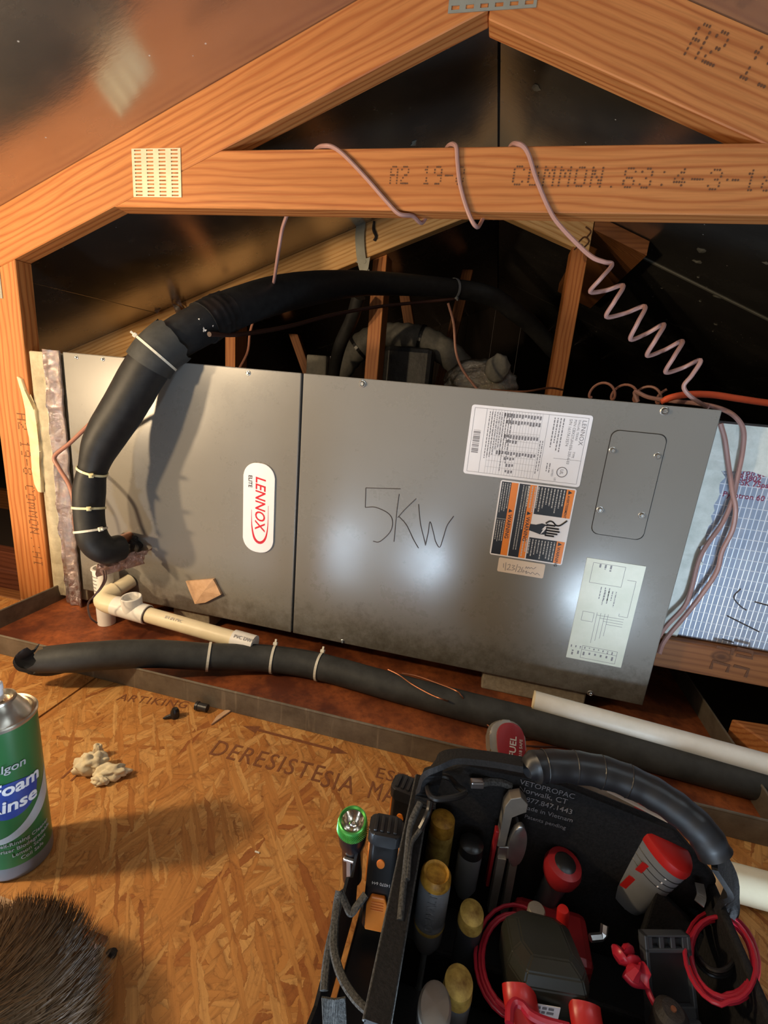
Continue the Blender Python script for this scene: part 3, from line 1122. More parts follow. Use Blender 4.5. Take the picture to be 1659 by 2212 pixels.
# pencil writing
S5 = [[(865, 1056), (790, 1054)], [(790, 1054), (789, 1096)], [(789, 1096), (812, 1096), (840, 1110), (848, 1128), (842, 1150), (820, 1170), (806, 1169)],
      [(862, 1067), (857, 1105), (851, 1170)], [(899, 1077), (875, 1100), (859, 1118)], [(862, 1116), (878, 1134), (893, 1165), (904, 1184)],
      [(904, 1089), (908, 1130), (917, 1168), (919, 1178)], [(919, 1178), (925, 1150), (929, 1127), (936, 1150), (941, 1170), (950, 1182), (958, 1160), (966, 1135), (980, 1115)]]
bm = NB()
for ln in S5:
    pp = [PY(u, v, YF) for u, v in ln]
    tube(bm, smooth_path(pp, 5) if len(pp) > 2 else pp, 0.0009, 5)
obj('pencil_writing', bm, M['pencil'], unit, kind='stuff')


def label_frame(corners, y=YF, rot=0.0):
    """Matrix of a sticker on the cabinet read from top to bottom: local x runs down, local y runs right."""
    c = [PY(u, v, y) for u, v in corners]
    x0, x1 = (c[0].x + c[3].x) / 2, (c[1].x + c[2].x) / 2
    z0, z1 = (c[2].z + c[3].z) / 2, (c[0].z + c[1].z) / 2
    cen = Vector(((x0 + x1) / 2, y, (z0 + z1) / 2))
    m = Matrix(((0, 1, 0, cen.x), (0, 0, -1, cen.y), (-1, 0, 0, cen.z), (0, 0, 0, 1)))
    return m @ Matrix.Rotation(rot, 4, 'Z'), z1 - z0, x1 - x0


def text_rows(bm, x0, x1, y1, n, pitch, h, z, mtx, seed, fill=(0.5, 1.0), word=0.0045):
    r = random.Random(seed)
    for i in range(n):
        y = y1 - i * pitch
        end = x0 + (x1 - x0) * r.uniform(*fill)
        x = x0
        while x < end:
            w = min(r.uniform(0.35, 1.5) * word, end - x)
            quad(bm, x, y - h, x + w, y, z, mtx)
            x += w + word * 0.28


# rating label
L, w, h = label_frame(((1020, 873), (1281, 898), (1253, 1050), (1000, 1025)))
bm = NB()
plate(bm, rrect(w, h, 0.005), 0, 0.0005, L)
rat = obj('rating_label', bm, M['white'], unit)
z = 0.0007
bm = NB()


def line(bm, x0, y0, x1, y1, t, z, mtx):
    if abs(x1 - x0) > abs(y1 - y0):
        quad(bm, x0, y0 - t / 2, x1, y0 + t / 2, z, mtx)
    else:
        quad(bm, x0 - t / 2, y0, x0 + t / 2, y1, z, mtx)


W2, H2 = w / 2 - 0.005, h / 2 - 0.006
for a in ((-W2, -H2, W2, -H2), (-W2, H2, W2, H2), (-W2, -H2, -W2, H2), (W2, -H2, W2, H2)):
    line(bm, *a, 0.0006, z, L)
line(bm, -W2, -H2 + 0.021, W2, -H2 + 0.021, 0.0005, z, L)          # foot strip
line(bm, -W2, H2 - 0.064, W2, H2 - 0.064, 0.0005, z, L)
line(bm, W2 * 0.28, H2 - 0.045, W2 * 0.28, H2 - 0.0, 0.0005, z, L)
for k in range(18):                                               # table rules
    y = H2 - 0.158 + k * 0.084 / 17
    line(bm, -W2, y, W2, y, 0.00030, z, L)
for f in (-0.62, -0.36, -0.30, -0.1, 0.06, 0.2, 0.4, 0.58, 0.78):
    line(bm, W2 * f, H2 - 0.158, W2 * f, H2 - 0.074, 0.00030, z, L)
obj('rule', bm, M['grey_print'], rat, kind='stuff')
bm = text_bm('LENNOX', 0.0100, 0.0001, L @ Matrix.Translation((-W2 + 0.004, H2 - 0.0092, z)), space=1.05)
for txt, s, x, y in (('DALLAS, TEXAS', 0.0050, -W2 + 0.004, H2 - 0.0155), ('M/N CBX27UH-036-230-6-03', 0.0062, -W2 + 0.004, H2 - 0.0225), ('S/N 1617A13574', 0.0066, -W2 + 0.004, H2 - 0.0300), ('TYPE', 0.0050, W2 * 0.02, H2 - 0.0155),
                     ('US', 0.0045, W2 - 0.007, H2 - 0.038), ('LISTED', 0.0042, W2 * 0.62, H2 - 0.044)):
    join(bm, text_bm(txt, s, 0.0001, L @ Matrix.Translation((x, y, z))))
ring = [L @ Vector((W2 - 0.018 + 0.0085 * cos(2 * pi * k / 24), H2 - 0.027 + 0.0085 * sin(2 * pi * k / 24), z)) for k in range(24)]
tube(bm, ring, 0.0007, 5, closed=True)
join(bm, text_bm('UL', 0.0075, 0.0001, L @ Matrix.Translation((W2 - 0.0228, H2 - 0.0300, z)), bold=0.01))
r = random.Random(3)
x = -W2 * 0.32
while x < W2 * 0.36:                                              # bar code at the foot
    bw = r.choice((0.0006, 0.0012, 0.0020))
    quad(bm, x, -H2 + 0.003, x + bw, -H2 + 0.015, z, L)
    x += bw + r.choice((0.0006, 0.0010, 0.0016))
text_rows(bm, -W2 + 0.004, W2 - 0.006, -H2 + 0.0655, 10, 0.0042, 0.0015, z, L, 5, (0.6, 1.0))
text_rows(bm, -W2 + 0.004, W2 * 0.2, H2 - 0.038, 4, 0.0050, 0.0018, z, L, 6, (0.5, 1.0))
text_rows(bm, W2 * 0.45, W2 - 0.004, H2 - 0.048, 2, 0.0045, 0.0016, z, L, 8, (0.5, 1.0))
text_rows(bm, -W2 * 0.2, W2 - 0.004, H2 - 0.0665, 2, 0.0040, 0.0015, z, L, 9, (0.7, 1.0))
for col, n in ((-0.92, 13), (-0.72, 12), (-0.28, 12), (-0.12, 4), (0.24, 14), (0.42, 4), (0.62, 3), (0.82, 3)):
    for k in range(n):
        y = H2 - 0.0755 - (k + (7 if n < 5 else 0)) * 0.084 / 17
        ww = 0.0075 if n > 5 else 0.006
        quad(bm, W2 * col, y - 0.0030, W2 * col + ww * r.uniform(0.6, 1), y, z, L)
obj('print', bm, M['grey_print'], rat, kind='stuff')

# warning label
L, w, h = label_frame(((1082, 1037), (1247, 1056), (1213, 1220), (1057, 1198)))
bm = NB()
plate(bm, rrect(w, h, 0.004), 0, 0.0005, L)
war = obj('warning_label', bm, M['white'], unit)
A, B = w / 2 - 0.0025, h / 2 - 0.0025
c1, c2 = -B + 0.030, -B + 0.062            # column bounds in local y (left of picture = low y)
bm = NB()
quad(bm, -A, -B, A, c1 - 0.001, 0.0006, L)
quad(bm, -A, c1 + 0.001, A, c2 - 0.001, 0.0006, L)
quad(bm, -A, c2 + 0.001, -0.017, B, 0.0006, L)
quad(bm, 0.027, c2 + 0.001, A, B, 0.0006, L)
obj('black_field', bm, M['black'], war, kind='stuff')
bm = NB()
quad(bm, -A, c1 - 0.0130, A, c1 - 0.001, 0.0008, L)
quad(bm, -A, c2 - 0.0125, A, c2 - 0.001, 0.0008, L)
quad(bm, -A, B - 0.0135, -0.017, B, 0.0008, L)
quad(bm, 0.027, B - 0.0135, A, B, 0.0008, L)
obj('orange_band', bm, M['orange'], war, kind='stuff')
bm = NB()


def tri(bm, x, y, s):
    vs = [bm.verts.new(L @ Vector(p)) for p in ((x, y, 0.0010), (x + s, y, 0.0010), (x + s / 2, y + s * 0.9, 0.0010))]
    bm.faces.new(vs)


for txt, x, y, s, tx in (('WARNING', -0.010, c1 - 0.0105, 0.0095, -0.0205), ('WARNING', -0.010, c2 - 0.0103, 0.0095, -0.0205), ('AVERTISSEMENT', -A + 0.0105, B - 0.0105, 0.0057, -A + 0.0015), ('WARNING', 0.0375, B - 0.0110, 0.0078, 0.0285)):
    join(bm, text_bm(txt, s, 0.0001, L @ Matrix.Translation((x, y, 0.0010)), bold=0.01))
    tri(bm, tx, y, 0.0075)
# hand struck by a spark, with a wire
HX, HY = 0.006, (c2 + B) / 2 - 0.003


def P2(x, y):
    return (HX + x, HY + y)


def poly(bm, pts, z):
    bm.faces.new([bm.verts.new(L @ Vector((p[0], p[1], z))) for p in pts])


poly(bm, [P2(-0.004, -0.030), P2(0.008, -0.031), P2(0.010, -0.022), P2(0.013, -0.010), P2(0.012, 0.0), P2(-0.006, 0.0), P2(-0.008, -0.010), P2(-0.004, -0.020)], 0.0010)
for k, (yy, ln) in enumerate(((-0.0065, 0.013), (-0.0015, 0.020), (0.0035, 0.022), (0.0085, 0.019), (0.0130, 0.014))):
    tube(bm, [L @ Vector((*P2(yy, -0.002), 0.0009)), L @ Vector((*P2(yy, ln), 0.0009))], 0.0016, 6)
tube(bm, smooth_path([L @ Vector((*P2(x, y), 0.0009)) for x, y in ((-0.009, -0.004), (-0.014, 0.002), (-0.013, 0.008), (-0.008, 0.014), (-0.009, 0.021), (-0.019, 0.031))], 5), 0.0014, 6)
obj('black_print', bm, M['black'], war, kind='stuff')
bm = NB()
zz = [P2(-0.004, -0.004), P2(0.004, -0.009), P2(0.002, -0.006), P2(0.013, -0.010), P2(0.005, -0.003), P2(0.007, -0.005), P2(-0.004, 0.001)]
poly(bm, [zz[0], zz[1], zz[2], zz[3], zz[4], zz[5], zz[6]], 0.0013)
obj('spark_print', bm, M['white'], war)
bm = NB()
text_rows(bm, -A + 0.002, -0.005, c1 - 0.0145, 4, 0.0040, 0.0014, 0.0009, L, 11, (0.6, 0.95), 0.003)
text_rows(bm, 0.003, A - 0.01, c1 - 0.0145, 4, 0.0040, 0.0014, 0.0009, L, 12, (0.5, 0.95), 0.003)
text_rows(bm, -A + 0.002, A - 0.004, c2 - 0.0145, 3, 0.0042, 0.0014, 0.0009, L, 13, (0.5, 0.95), 0.003)
text_rows(bm, -A + 0.002, -0.020, B - 0.0160, 13, 0.0054, 0.0019, 0.0009, L, 14, (0.6, 1.0), 0.0038)
text_rows(bm, 0.030, A - 0.003, B - 0.0160, 11, 0.0054, 0.0019, 0.0009, L, 15, (0.6, 1.0), 0.0038)
line(bm, 0.0, -B, 0.0, c1 - 0.013, 0.0008, 0.0009, L)
obj('white_print', bm, M['pale_print'], war, kind='stuff')

# hand-dated sticker
L, w, h = label_frame(((1079, 1203), (1179, 1220), (1172, 1250), (1073, 1233)))
bm = NB()
plate(bm, rrect(w, h, 0.003), 0, 0.0005, L)
stk = obj('date_sticker', bm, M['sticker'], unit)
bm = NB()
for ln in ([(1088, 1217), (1087, 1226)], [(1093, 1215), (1091, 1232)], [(1097, 1220), (1102, 1219), (1100, 1226), (1095, 1230), (1104, 1231)], [(1106, 1221), (1112, 1222), (1107, 1226), (1112, 1229), (1105, 1232)],
           [(1118, 1219), (1113, 1235)], [(1119, 1225), (1124, 1225), (1122, 1231), (1118, 1235), (1126, 1235)], [(1130, 1225), (1126, 1231), (1129, 1236), (1132, 1233), (1128, 1231)],
           [(1135, 1228), (1137, 1224), (1139, 1228), (1142, 1225), (1144, 1228), (1148, 1226), (1152, 1229), (1158, 1225)], [(1134, 1236), (1138, 1233), (1136, 1239), (1142, 1236), (1146, 1240), (1150, 1236), (1156, 1241), (1160, 1238), (1166, 1243)]):
    tube(bm, smooth_path([PY(u, v, YF - 0.0006) for u, v in ln], 4), 0.00045, 5)
obj('handwriting', bm, M['grey_print'], stk, kind='stuff')

# wiring diagram sheet
L, w, h = label_frame(((1271, 1205), (1400, 1224), (1337, 1442), (1220, 1418)))
bm = NB()
plate(bm, rrect(w, h, 0.001), 0, 0.0005, L)
wir = obj('wiring_diagram', bm, M['paper'], unit)
z = 0.0006
bm = NB()
A, B = w / 2, h / 2


def seg(bm, *pts):
    for p, q in zip(pts[:-1], pts[1:]):
        line(bm, min(p[0], q[0]), min(p[1], q[1]), max(p[0], q[0]), max(p[1], q[1]), 0.0007, z, L)


seg(bm, (-A * 0.93, -B * 0.75), (-A * 0.93, B * 0.35), (-A * 0.55, B * 0.35), (-A * 0.55, -B * 0.75), (-A * 0.93, -B * 0.75))
seg(bm, (-A * 0.70, B * 0.5), (-A * 0.70, B * 0.8), (0.0, B * 0.8), (0.0, B * 0.5), (-A * 0.05, B * 0.5))
seg(bm, (A * 0.02, -B * 0.75), (A * 0.02, -B * 0.35), (A * 0.2, -B * 0.35), (A * 0.2, -B * 0.75), (A * 0.02, -B * 0.75))
for k, y in enumerate((-0.25, -0.12, 0.02, 0.14)):
    seg(bm, (0.0, B * y), (A * (0.62 - 0.06 * k), B * y))
    seg(bm, (A * (0.05 + 0.05 * k), B * y), (A * (0.05 + 0.05 * k), B * 0.7))
seg(bm, (A * 0.70, -B * 0.5), (A * 0.70, B * 0.75), (A * 0.95, B * 0.75), (A * 0.95, -B * 0.5), (A * 0.70, -B * 0.5))
seg(bm, (A * 0.78, -B * 0.5), (A * 0.78, B * 0.75))
text_rows(bm, -A * 0.5, -A * 0.05, -B * 0.0, 3, 0.007, 0.0016, z, L, 21, (0.5, 1), 0.004)
text_rows(bm, -A * 0.45, -A * 0.15, B * 0.25, 4, 0.006, 0.0016, z, L, 22, (0.5, 1), 0.004)
text_rows(bm, A * 0.72, A * 0.78, B * 0.6, 12, 0.008, 0.002, z, L, 23, (0.5, 1), 0.004)
text_rows(bm, A * 0.82, A * 0.93, B * 0.65, 8, 0.010, 0.003, z, L, 24, (0.3, 1), 0.006)
text_rows(bm, -A * 0.92, -A * 0.72, -B * 0.1, 3, 0.009, 0.003, z, L, 25, (0.3, 1), 0.005)
obj('print', bm, M['grey_print'], wir, kind='stuff')

# maker's badge
L, w, h = label_frame(((530, 1000), (592, 1000), (590, 1192), (528, 1192)))
h = (PY(592, 1095, YF) - PY(529, 1095, YF)).length
bm = NB()
pts = []
for x, y in rrect(w, h, h * 0.42, 8):
    bow = 0.0035 * cos(pi * x / w)
    pts.append((x, y + (bow if y > 0 else -bow) - (0.003 if y > 0 else -0.001) * 0))
plate(bm, pts, 0, 0.0030, L, 0.0009)
bad = obj('badge', bm, M['white'], unit)
bm = text_bm('LENNOX', 0.0315, 0.0002, L @ Matrix.Translation((-w * 0.36, -h * 0.10, 0.0031)), bold=0.012, shear=0.22, xs=0.88)
sw = smooth_path([(w * 0.00, h * 0.30), (w * 0.22, h * 0.31), (w * 0.36, h * 0.24), (w * 0.415, h * 0.05), (w * 0.37, -h * 0.18), (w * 0.22, -h * 0.26), (w * 0.06, -h * 0.20)], 6) if False else None
arc = [Vector((x, y, 0)) for x, y in ((w * -0.05, h * 0.335), (w * 0.20, h * 0.325), (w * 0.335, h * 0.24), (w * 0.385, h * 0.06), (w * 0.34, -h * 0.12), (w * 0.20, -h * 0.215), (w * 0.02, -h * 0.235))]
sp = smooth_path(arc, 7)
n = len(sp)
rw = [0.0004 + 0.0026 * max(0.0, sin(pi * min(1, i / n))) ** 2 for i in range(n)]
for i in range(n - 1):
    d = (sp[i + 1] - sp[i]).normalized()
    s_ = Vector((-d.y, d.x, 0))
    vs = [bm.verts.new(L @ (q + Vector((0, 0, 0.0032)))) for q in (sp[i] - s_ * rw[i], sp[i + 1] - s_ * rw[i + 1], sp[i + 1] + s_ * rw[i + 1], sp[i] + s_ * rw[i])]
    bm.faces.new(vs)
obj('red_lettering', bm, M['red'], bad, kind='stuff')
bm = text_bm('ELITE', 0.0115, 0.0002, L @ Matrix.Translation((-w * 0.36, -h * 0.345, 0.0031)), bold=0.02, xs=0.95)
obj('black_lettering', bm, M['black'], bad, kind='stuff')

# foam blocks that hold the unit clear of the pan
for k, (x0, x1, lab) in enumerate(((0.235, 0.33, 'small grey foam block under the air handler beside the drain pipe tee'), (0.955, 1.155, 'long grey foam block under the air handler behind the loose white pipe'))):
    bm = NB()
    box(bm, (x0, 0.012, DECK + 0.003), (x1, 0.14, 0.0005), 0.003)
    o = obj('support_block', bm, M['block'])
    tag(o, lab, 'block')

# scrap of cardboard stuck on the cabinet
bm = NB()
cs = [PY(u, v, YF - 0.001) for u, v in ((404, 1254), (464, 1249), (470, 1262), (481, 1282), (446, 1300), (425, 1302), (412, 1275))]
ctr = sum(cs, Vector()) / len(cs)
v0 = [bm.verts.new(p) for p in cs]
v1 = [bm.verts.new(p + Vector((0, -0.005 - 0.002 * (i % 2), 0))) for i, p in enumerate(cs)]
cv = bm.verts.new(ctr + Vector((0.002, -0.009, 0.001)))
n = len(cs)
for i in range(n):
    bm.faces.new((v0[i], v0[(i + 1) % n], v1[(i + 1) % n], v1[i]))
    bm.faces.new((v1[i], v1[(i + 1) % n], cv))
bm.faces.new(v0[::-1])
tag(obj('cardboard_scrap', bm, M['card']), 'torn tan cardboard scrap stuck low on the grey cabinet front', 'cardboard')

# ------------------------------------------------------------------ plenum on the left, return duct on the right
plen = thing('supply_plenum', 'duct board plenum sealed with mastic and foil tape beside the truss post', 'duct', (-0.05, 0.28, DECK))
bm = NB()
box(bm, (-0.100, 0.006, -0.035), (-0.001, 0.56, 0.542), 0.003)
obj('duct_board', bm, M['mastic'], plen)
bm = NB()
cols, rows = 5, 40
g = []
for j in range(rows + 1):
    zz = -0.045 + 0.592 * j / rows
    row = []
    for i in range(cols + 1):
        x = -0.052 + 0.049 * i / cols + (0.004 * noise.noise(Vector((0.3, j * 0.5, 0))) if i == 0 else 0)
        y = -0.0045 - 0.006 * abs(noise.noise(Vector((i * 0.9, j * 0.8, 3)))) - (0.006 if i == 2 else 0) - (0.005 if i == 5 else 0)
        row.append(bm.verts.new((x + 0.002 * noise.noise(Vector((i, j * 0.8, 9))), y, zz)))
    g.append(row)
for j in range(rows):
    for i in range(cols):
        bm.faces.new((g[j][i], g[j][i + 1], g[j + 1][i + 1], g[j + 1][i]))
ex = bmesh.ops.extrude_face_region(bm, geom=list(bm.faces))
bmesh.ops.translate(bm, verts=[v for v in ex['geom'] if isinstance(v, bmesh.types.BMVert)], vec=(0, 0.004, 0))
obj('foil_tape', bm, M['foil'], plen)
bm = NB()
for j in range(15):
    zz = 0.0 + j * 0.033
    lathe(bm, [(0.0, 0.006), (0.009, 0.004), (0.016, 0.0)], 9, axis_mtx((-0.080 + 0.008 * noise.noise(Vector((j, 1, 1))), 0.006, zz), (0, -1, 0)) @ Matrix.Diagonal((1.0, 2.2, 1, 1)))
obj('mastic_bead', bm, M['mastic'], plen, smooth=True, kind='stuff')

duct = thing('return_duct', 'silver foil faced duct box with white mastic edge beside the air handler', 'duct', (1.7, 0.3, 0.10))
YD = 0.05
cz0 = PY(1500, 1400, YD).z
cz1 = PY(1600, 918, YD).z
bm = NB()
box(bm, (UW + 0.001, YD, 0.128), (2.4, YD + 0.50, cz1), 0.003)
obj('foil_facing', bm, M['scrim'], duct)
# mastic: ragged band along the top and along the joint with the unit
bm = NB()


def band(bm, pts_out, pts_in, y):
    a = [bm.verts.new(Vector((p[0], y, p[1]))) for p in pts_out]
    c = [bm.verts.new(Vector((p[0], y - 0.002 - 0.0015 * random.random(), p[1]))) for p in pts_in]
    for i in range(len(a) - 1):
        bm.faces.new((a[i], a[i + 1], c[i + 1], c[i]))


N_ = 40
top = cz1
tb = [(UW + 0.001 + k * 1.149 / N_, top) for k in range(N_ + 1)]
ti = [(UW + 0.001 + k * 1.149 / N_, top - 0.074 + 0.012 * noise.noise(Vector((k * 0.9, 2, 5))) - 0.006 * (k % 2)) for k in range(N_ + 1)]
mid = [((a[0] + b[0]) / 2, (a[1] + b[1]) / 2) for a, b in zip(tb, ti)]
band(bm, tb, mid, YD - 0.001)
band(bm, mid, ti, YD - 0.002)
lb = [(UW + 0.002, 0.128 + k * (top - 0.128) / N_) for k in range(N_ + 1)]
li = [(UW + 0.046 + 0.010 * noise.noise(Vector((7, k * 0.7, 1))) + 0.004 * (k % 2), 0.128 + k * (top - 0.128) / N_) for k in range(N_ + 1)]
band(bm, lb, li, YD - 0.0015)
ex = bmesh.ops.extrude_face_region(bm, geom=list(bm.faces))
bmesh.ops.translate(bm, verts=[v for v in ex['geom'] if isinstance(v, bmesh.types.BMVert)], vec=(0, 0.003, 0))
obj('mastic_band', bm, M['mastic_white'], duct, kind='stuff')
M['red_print'] = plain('faded_red_print', (0.28, 0.035, 0.08), 0.5)
p = PY(1560, 1010, YD)
bm = NB()
for txt, u, v in (('tron 600', 1597, 1024), ('R3802', 1595, 1036), ('FSK 75psf', 1590, 1047), ('Pyrotron 60', 1560, 1072)):
    join(bm, text_bm(txt, 0.013, 0.0002, xz_mtx(PY(u, v, YD - 0.0008), 0)))
obj('red_print', bm, M['red_print'], duct, kind='stuff')
bm = NB()
for ln in ([(1600, 1272), (1585, 1290), (1600, 1310), (1612, 1318)], [(1630, 1300), (1659, 1308)], [(1570, 1330), (1600, 1345), (1640, 1365)], [(1560, 1380), (1585, 1388)]):
    tube(bm, smooth_path([PY(u, v, YD - 0.0005) for u, v in ln], 4), 0.0012, 5)
obj('marker_scribble', bm, M['pencil'], duct, kind='stuff')

# board under the return duct
p0, p1 = PY(1422, 1385, 0.03), PY(1659, 1487, 0.03)
brd = thing('support_board', 'brown lumber plank under the foil duct with upside-down stencil letters', 'plank', (1.8, 0.05, 0.03))
zb1 = 0.127
zb0 = PY(1500, 1455, 0.03).z
lumber('plank', [(UW + 0.012, zb0), (2.4, zb0), (2.4, zb1), (UW + 0.012, zb1)], 0.03, 0.10, 0, M['pine_dark'], brd)
bm = NB()
for ln in ([(1535, 1445), (1540, 1428), (1575, 1438), (1570, 1452)], [(1585, 1438), (1617, 1446), (1610, 1463)], [(1580, 1415), (1584, 1400)], [(1592, 1400), (1625, 1408), (1625, 1422), (1590, 1415)], [(1548, 1397), (1578, 1404)]):
    pp = [PY(u, v, 0.0292) for u, v in ln]
    ribbon(bm, pp, 0.0055, 0.0006, (0, -1, 0))
obj('stencil', bm, M['ink'], brd, kind='stuff')

# lumber lying right of the pan
o = thing('lumber_offcut', 'orange lumber offcut beside the right side of the drain pan', 'lumber', (1.62, 0.0, DECK))
bm = NB()
a = PZ(1580, 1552, 0.01)
prism(bm, [(a.x, a.y), (a.x + 0.6, a.y + 0.06), (a.x + 0.6, a.y - 0.10), (a.x + 0.09, a.y - 0.13)], DECK, 0.01, 'xy', 0.003)
obj('board', bm, M['pine'], o)

# joists left of the truss post
for k, (x0, lab) in enumerate(((-0.62, 'red brown ceiling joist running back on the far side of the truss post'),)):
    bm = NB()
    box(bm, (-1.3, 0.10, -0.15), (-0.24, 0.138, 0.0), 0.002)
    tag(obj('ceiling_joist', bm, M['dark_board']), lab, 'joist')

# ------------------------------------------------------------------ drain pan
pan = thing('drain_pan', 'shallow rusty drain pan with grey metal lip under the air handler', 'drain pan', (0.65, 0.2, DECK))
PXL, PXR, PYF, PYB, PZT = -0.080, 1.385, -0.214, 0.66, -0.008
bm = NB()
box(bm, (PXL, PYF, DECK + 0.0005), (PXR, PYB, DECK + 0.0025))
obj('pan_floor', bm, M['rust'], pan)
for lo, hi in (((PXL, PYF - 0.0015, DECK + 0.0005), (PXR, PYF + 0.0005, PZT)), ((PXL - 0.001, PYF, DECK + 0.0005), (PXL + 0.001, PYB, PZT)), ((PXR - 0.001, PYF, DECK + 0.0005), (PXR + 0.001, PYB, PZT)), ((PXL, PYB - 0.001, DECK + 0.0005), (PXR, PYB + 0.001, PZT))):
    bm = NB()
    box(bm, lo, hi)
    # rolled hem along the top edge
    c0 = Vector(((lo[0] if hi[0] - lo[0] > 0.1 else (lo[0] + hi[0]) / 2), (lo[1] if hi[1] - lo[1] > 0.1 else (lo[1] + hi[1]) / 2), PZT))
    c1 = Vector(((hi[0] if hi[0] - lo[0] > 0.1 else (lo[0] + hi[0]) / 2), (hi[1] if hi[1] - lo[1] > 0.1 else (lo[1] + hi[1]) / 2), PZT))
    tube(bm, [c0, c1], 0.0022, 8)
    obj('pan_side', bm, M['galv'], pan)

# ------------------------------------------------------------------ black insulated suction line
def project(p):
    q = Vector(p) - CAM
    z = ROWS[2].dot(q)
    return CX + FOC * ROWS[0].dot(q) / z, CY + FOC * ROWS[1].dot(q) / z


def nearest(path, u, v):
    return min(range(len(path)), key=lambda i: (project(path[i])[0] - u) ** 2 + (project(path[i])[1] - v) ** 2)


def tie_ring(bm, path, i, r, w=0.0028, head=None):
    """Cable tie: a thin band round the tube with its locking head."""
    a, b = path[max(i - 1, 0)], path[min(i + 1, len(path) - 1)]
    T = (b - a).normalized()
    mt = axis_mtx(path[i], T)
    lathe(bm, [(r, -w), (r + 0.0014, -w), (r + 0.0014, w), (r, w)], 28, mt)
    if head is not None:
        hd = Vector(head) - path[i]
        hd = (hd - T * hd.dot(T)).normalized()
        m2 = Matrix.Translation(path[i] + hd * (r + 0.002)) @ hd.to_track_quat('Z', 'Y').to_matrix().to_4x4()
        box(bm, (-0.0042, -0.0042, -0.001), (0.0042, 0.0042, 0.005), 0.001, m2)
        box(bm, (-0.002, -0.002, 0.004), (0.002, 0.002, 0.011), 0.0005, m2)


def viewer(p, up=0.0, side=0.0):
    """A point off p towards the open side of the attic where the heads of the ties face."""
    return Vector(p) + (CAM - Vector(p)).normalized() * 0.1 + ROWS[1] * (-up) + ROWS[0] * side


line_ = thing('suction_line', 'thick black foam insulated pipe rising from the air handler and arching back under the trusses', 'pipe', (0.2, -0.08, 0.12))
PR_ = 0.0300
raw = [(262, 1182, .985, .0270), (228, 1188, .955, .0285), (202, 1165, .940, .0290), (193, 1120, .935, .0275), (193, 1060, .930, .0290), (201, 1012, .920, .0262), (222, 955, .910, .0345), (268, 880, .900, .0385), (318, 795, .892, .0390), (352, 752, .892, .0365), (432, 703, .93, .0385), (520, 662, 1.00, .0400),
       (640, 628, 1.12, .0400), (800, 612, 1.32, .0320), (980, 624, 1.50, .0295), (1060, 640, 1.55, .0295), (1110, 672, 1.60, .0295), (1150, 705, 1.66, .0295), (1200, 760, 1.75, .0295)]
path = smooth_path([PD(*p[:3]) for p in raw], 10)
RAD = [q.x for q in smooth_path([Vector((p[3], 0, 0)) for p in raw], 10)]
cuts = [0, nearest(path, 198, 1018), nearest(path, 335, 768), nearest(path, 455, 690), nearest(path, 978, 624), len(path) - 1]
for k, (a, b) in enumerate(zip(cuts[:-1], cuts[1:])):
    bm = NB()
    seg_ = path[a:b + 1]
    rr = [RAD[a + i] * (1.0 if 0 < i < len(seg_) - 1 else 0.955) * (1 + 0.02 * noise.noise(p * 9)) for i, p in enumerate(seg_)]
    tube(bm, seg_, rr, 28, wob=0.02)
    obj('insulation_sleeve', bm, M['elastomer'], line_, smooth=True)
# torn collar above the fourth tie
i0, i1 = nearest(path, 322, 790), nearest(path, 372, 738)
bm = NB()
sg = path[i0:i1 + 1]
fr = frames(sg)
rings = []
for i, p in enumerate(sg):
    T, N, B = fr[i]
    f = i / (len(sg) - 1)
    ring = []
    for k in range(30):
        a = 2 * pi * k / 30
        rag = 0.010 * noise.noise(Vector((k * 0.9, 3, 1))) * f if i == len(sg) - 1 else 0
        ring.append(bm.verts.new(p + (N * sin(a) + B * cos(a)) * (RAD[i0 + i] + 0.0012 + 0.0035 * f * f) + T * rag))
    rings.append(ring)
for a, b in zip(rings[:-1], rings[1:]):
    for k in range(30):
        bm.faces.new((a[k], a[(k + 1) % 30], b[(k + 1) % 30], b[k]))
ex = bmesh.ops.extrude_face_region(bm, geom=list(bm.faces))
for v in ex['geom']:
    if isinstance(v, bmesh.types.BMVert):
        q = min(sg, key=lambda s: (s - v.co).length)
        v.co += (v.co - q).normalized() * 0.003
obj('torn_collar', bm, M['elastomer_worn'], line_, smooth=True)
for u, v, hu, hv, mt in ((201, 1016, 0, 1, 'tie'), (190, 1098, 0, 1, 'tie'), (200, 1145, 1, 0, 'tie'), (338, 765, -1, 0, 'tie')):
    i = nearest(path, u, v)
    bm = NB()
    head = viewer(path[i], 0, 0) if hu == 0 else path[i] + ROWS[0] * (0.1 * hu) - ROWS[2] * 0.05
    tie_ring(bm, path, i, RAD[i] + (0.0048 if u == 338 else 0.0005), 0.0022, head)
    obj('cable_tie', bm, M['tie_yellow'] if u in (201, 190) else M['tie'], line_)
i = nearest(path, 978, 624)
bm = NB()
tie_ring(bm, path, i, RAD[i] + 0.001, 0.004, path[i] + Vector((0, -0.1, -0.12)))
obj('tape_band', bm, M['plastic_grey'], line_)
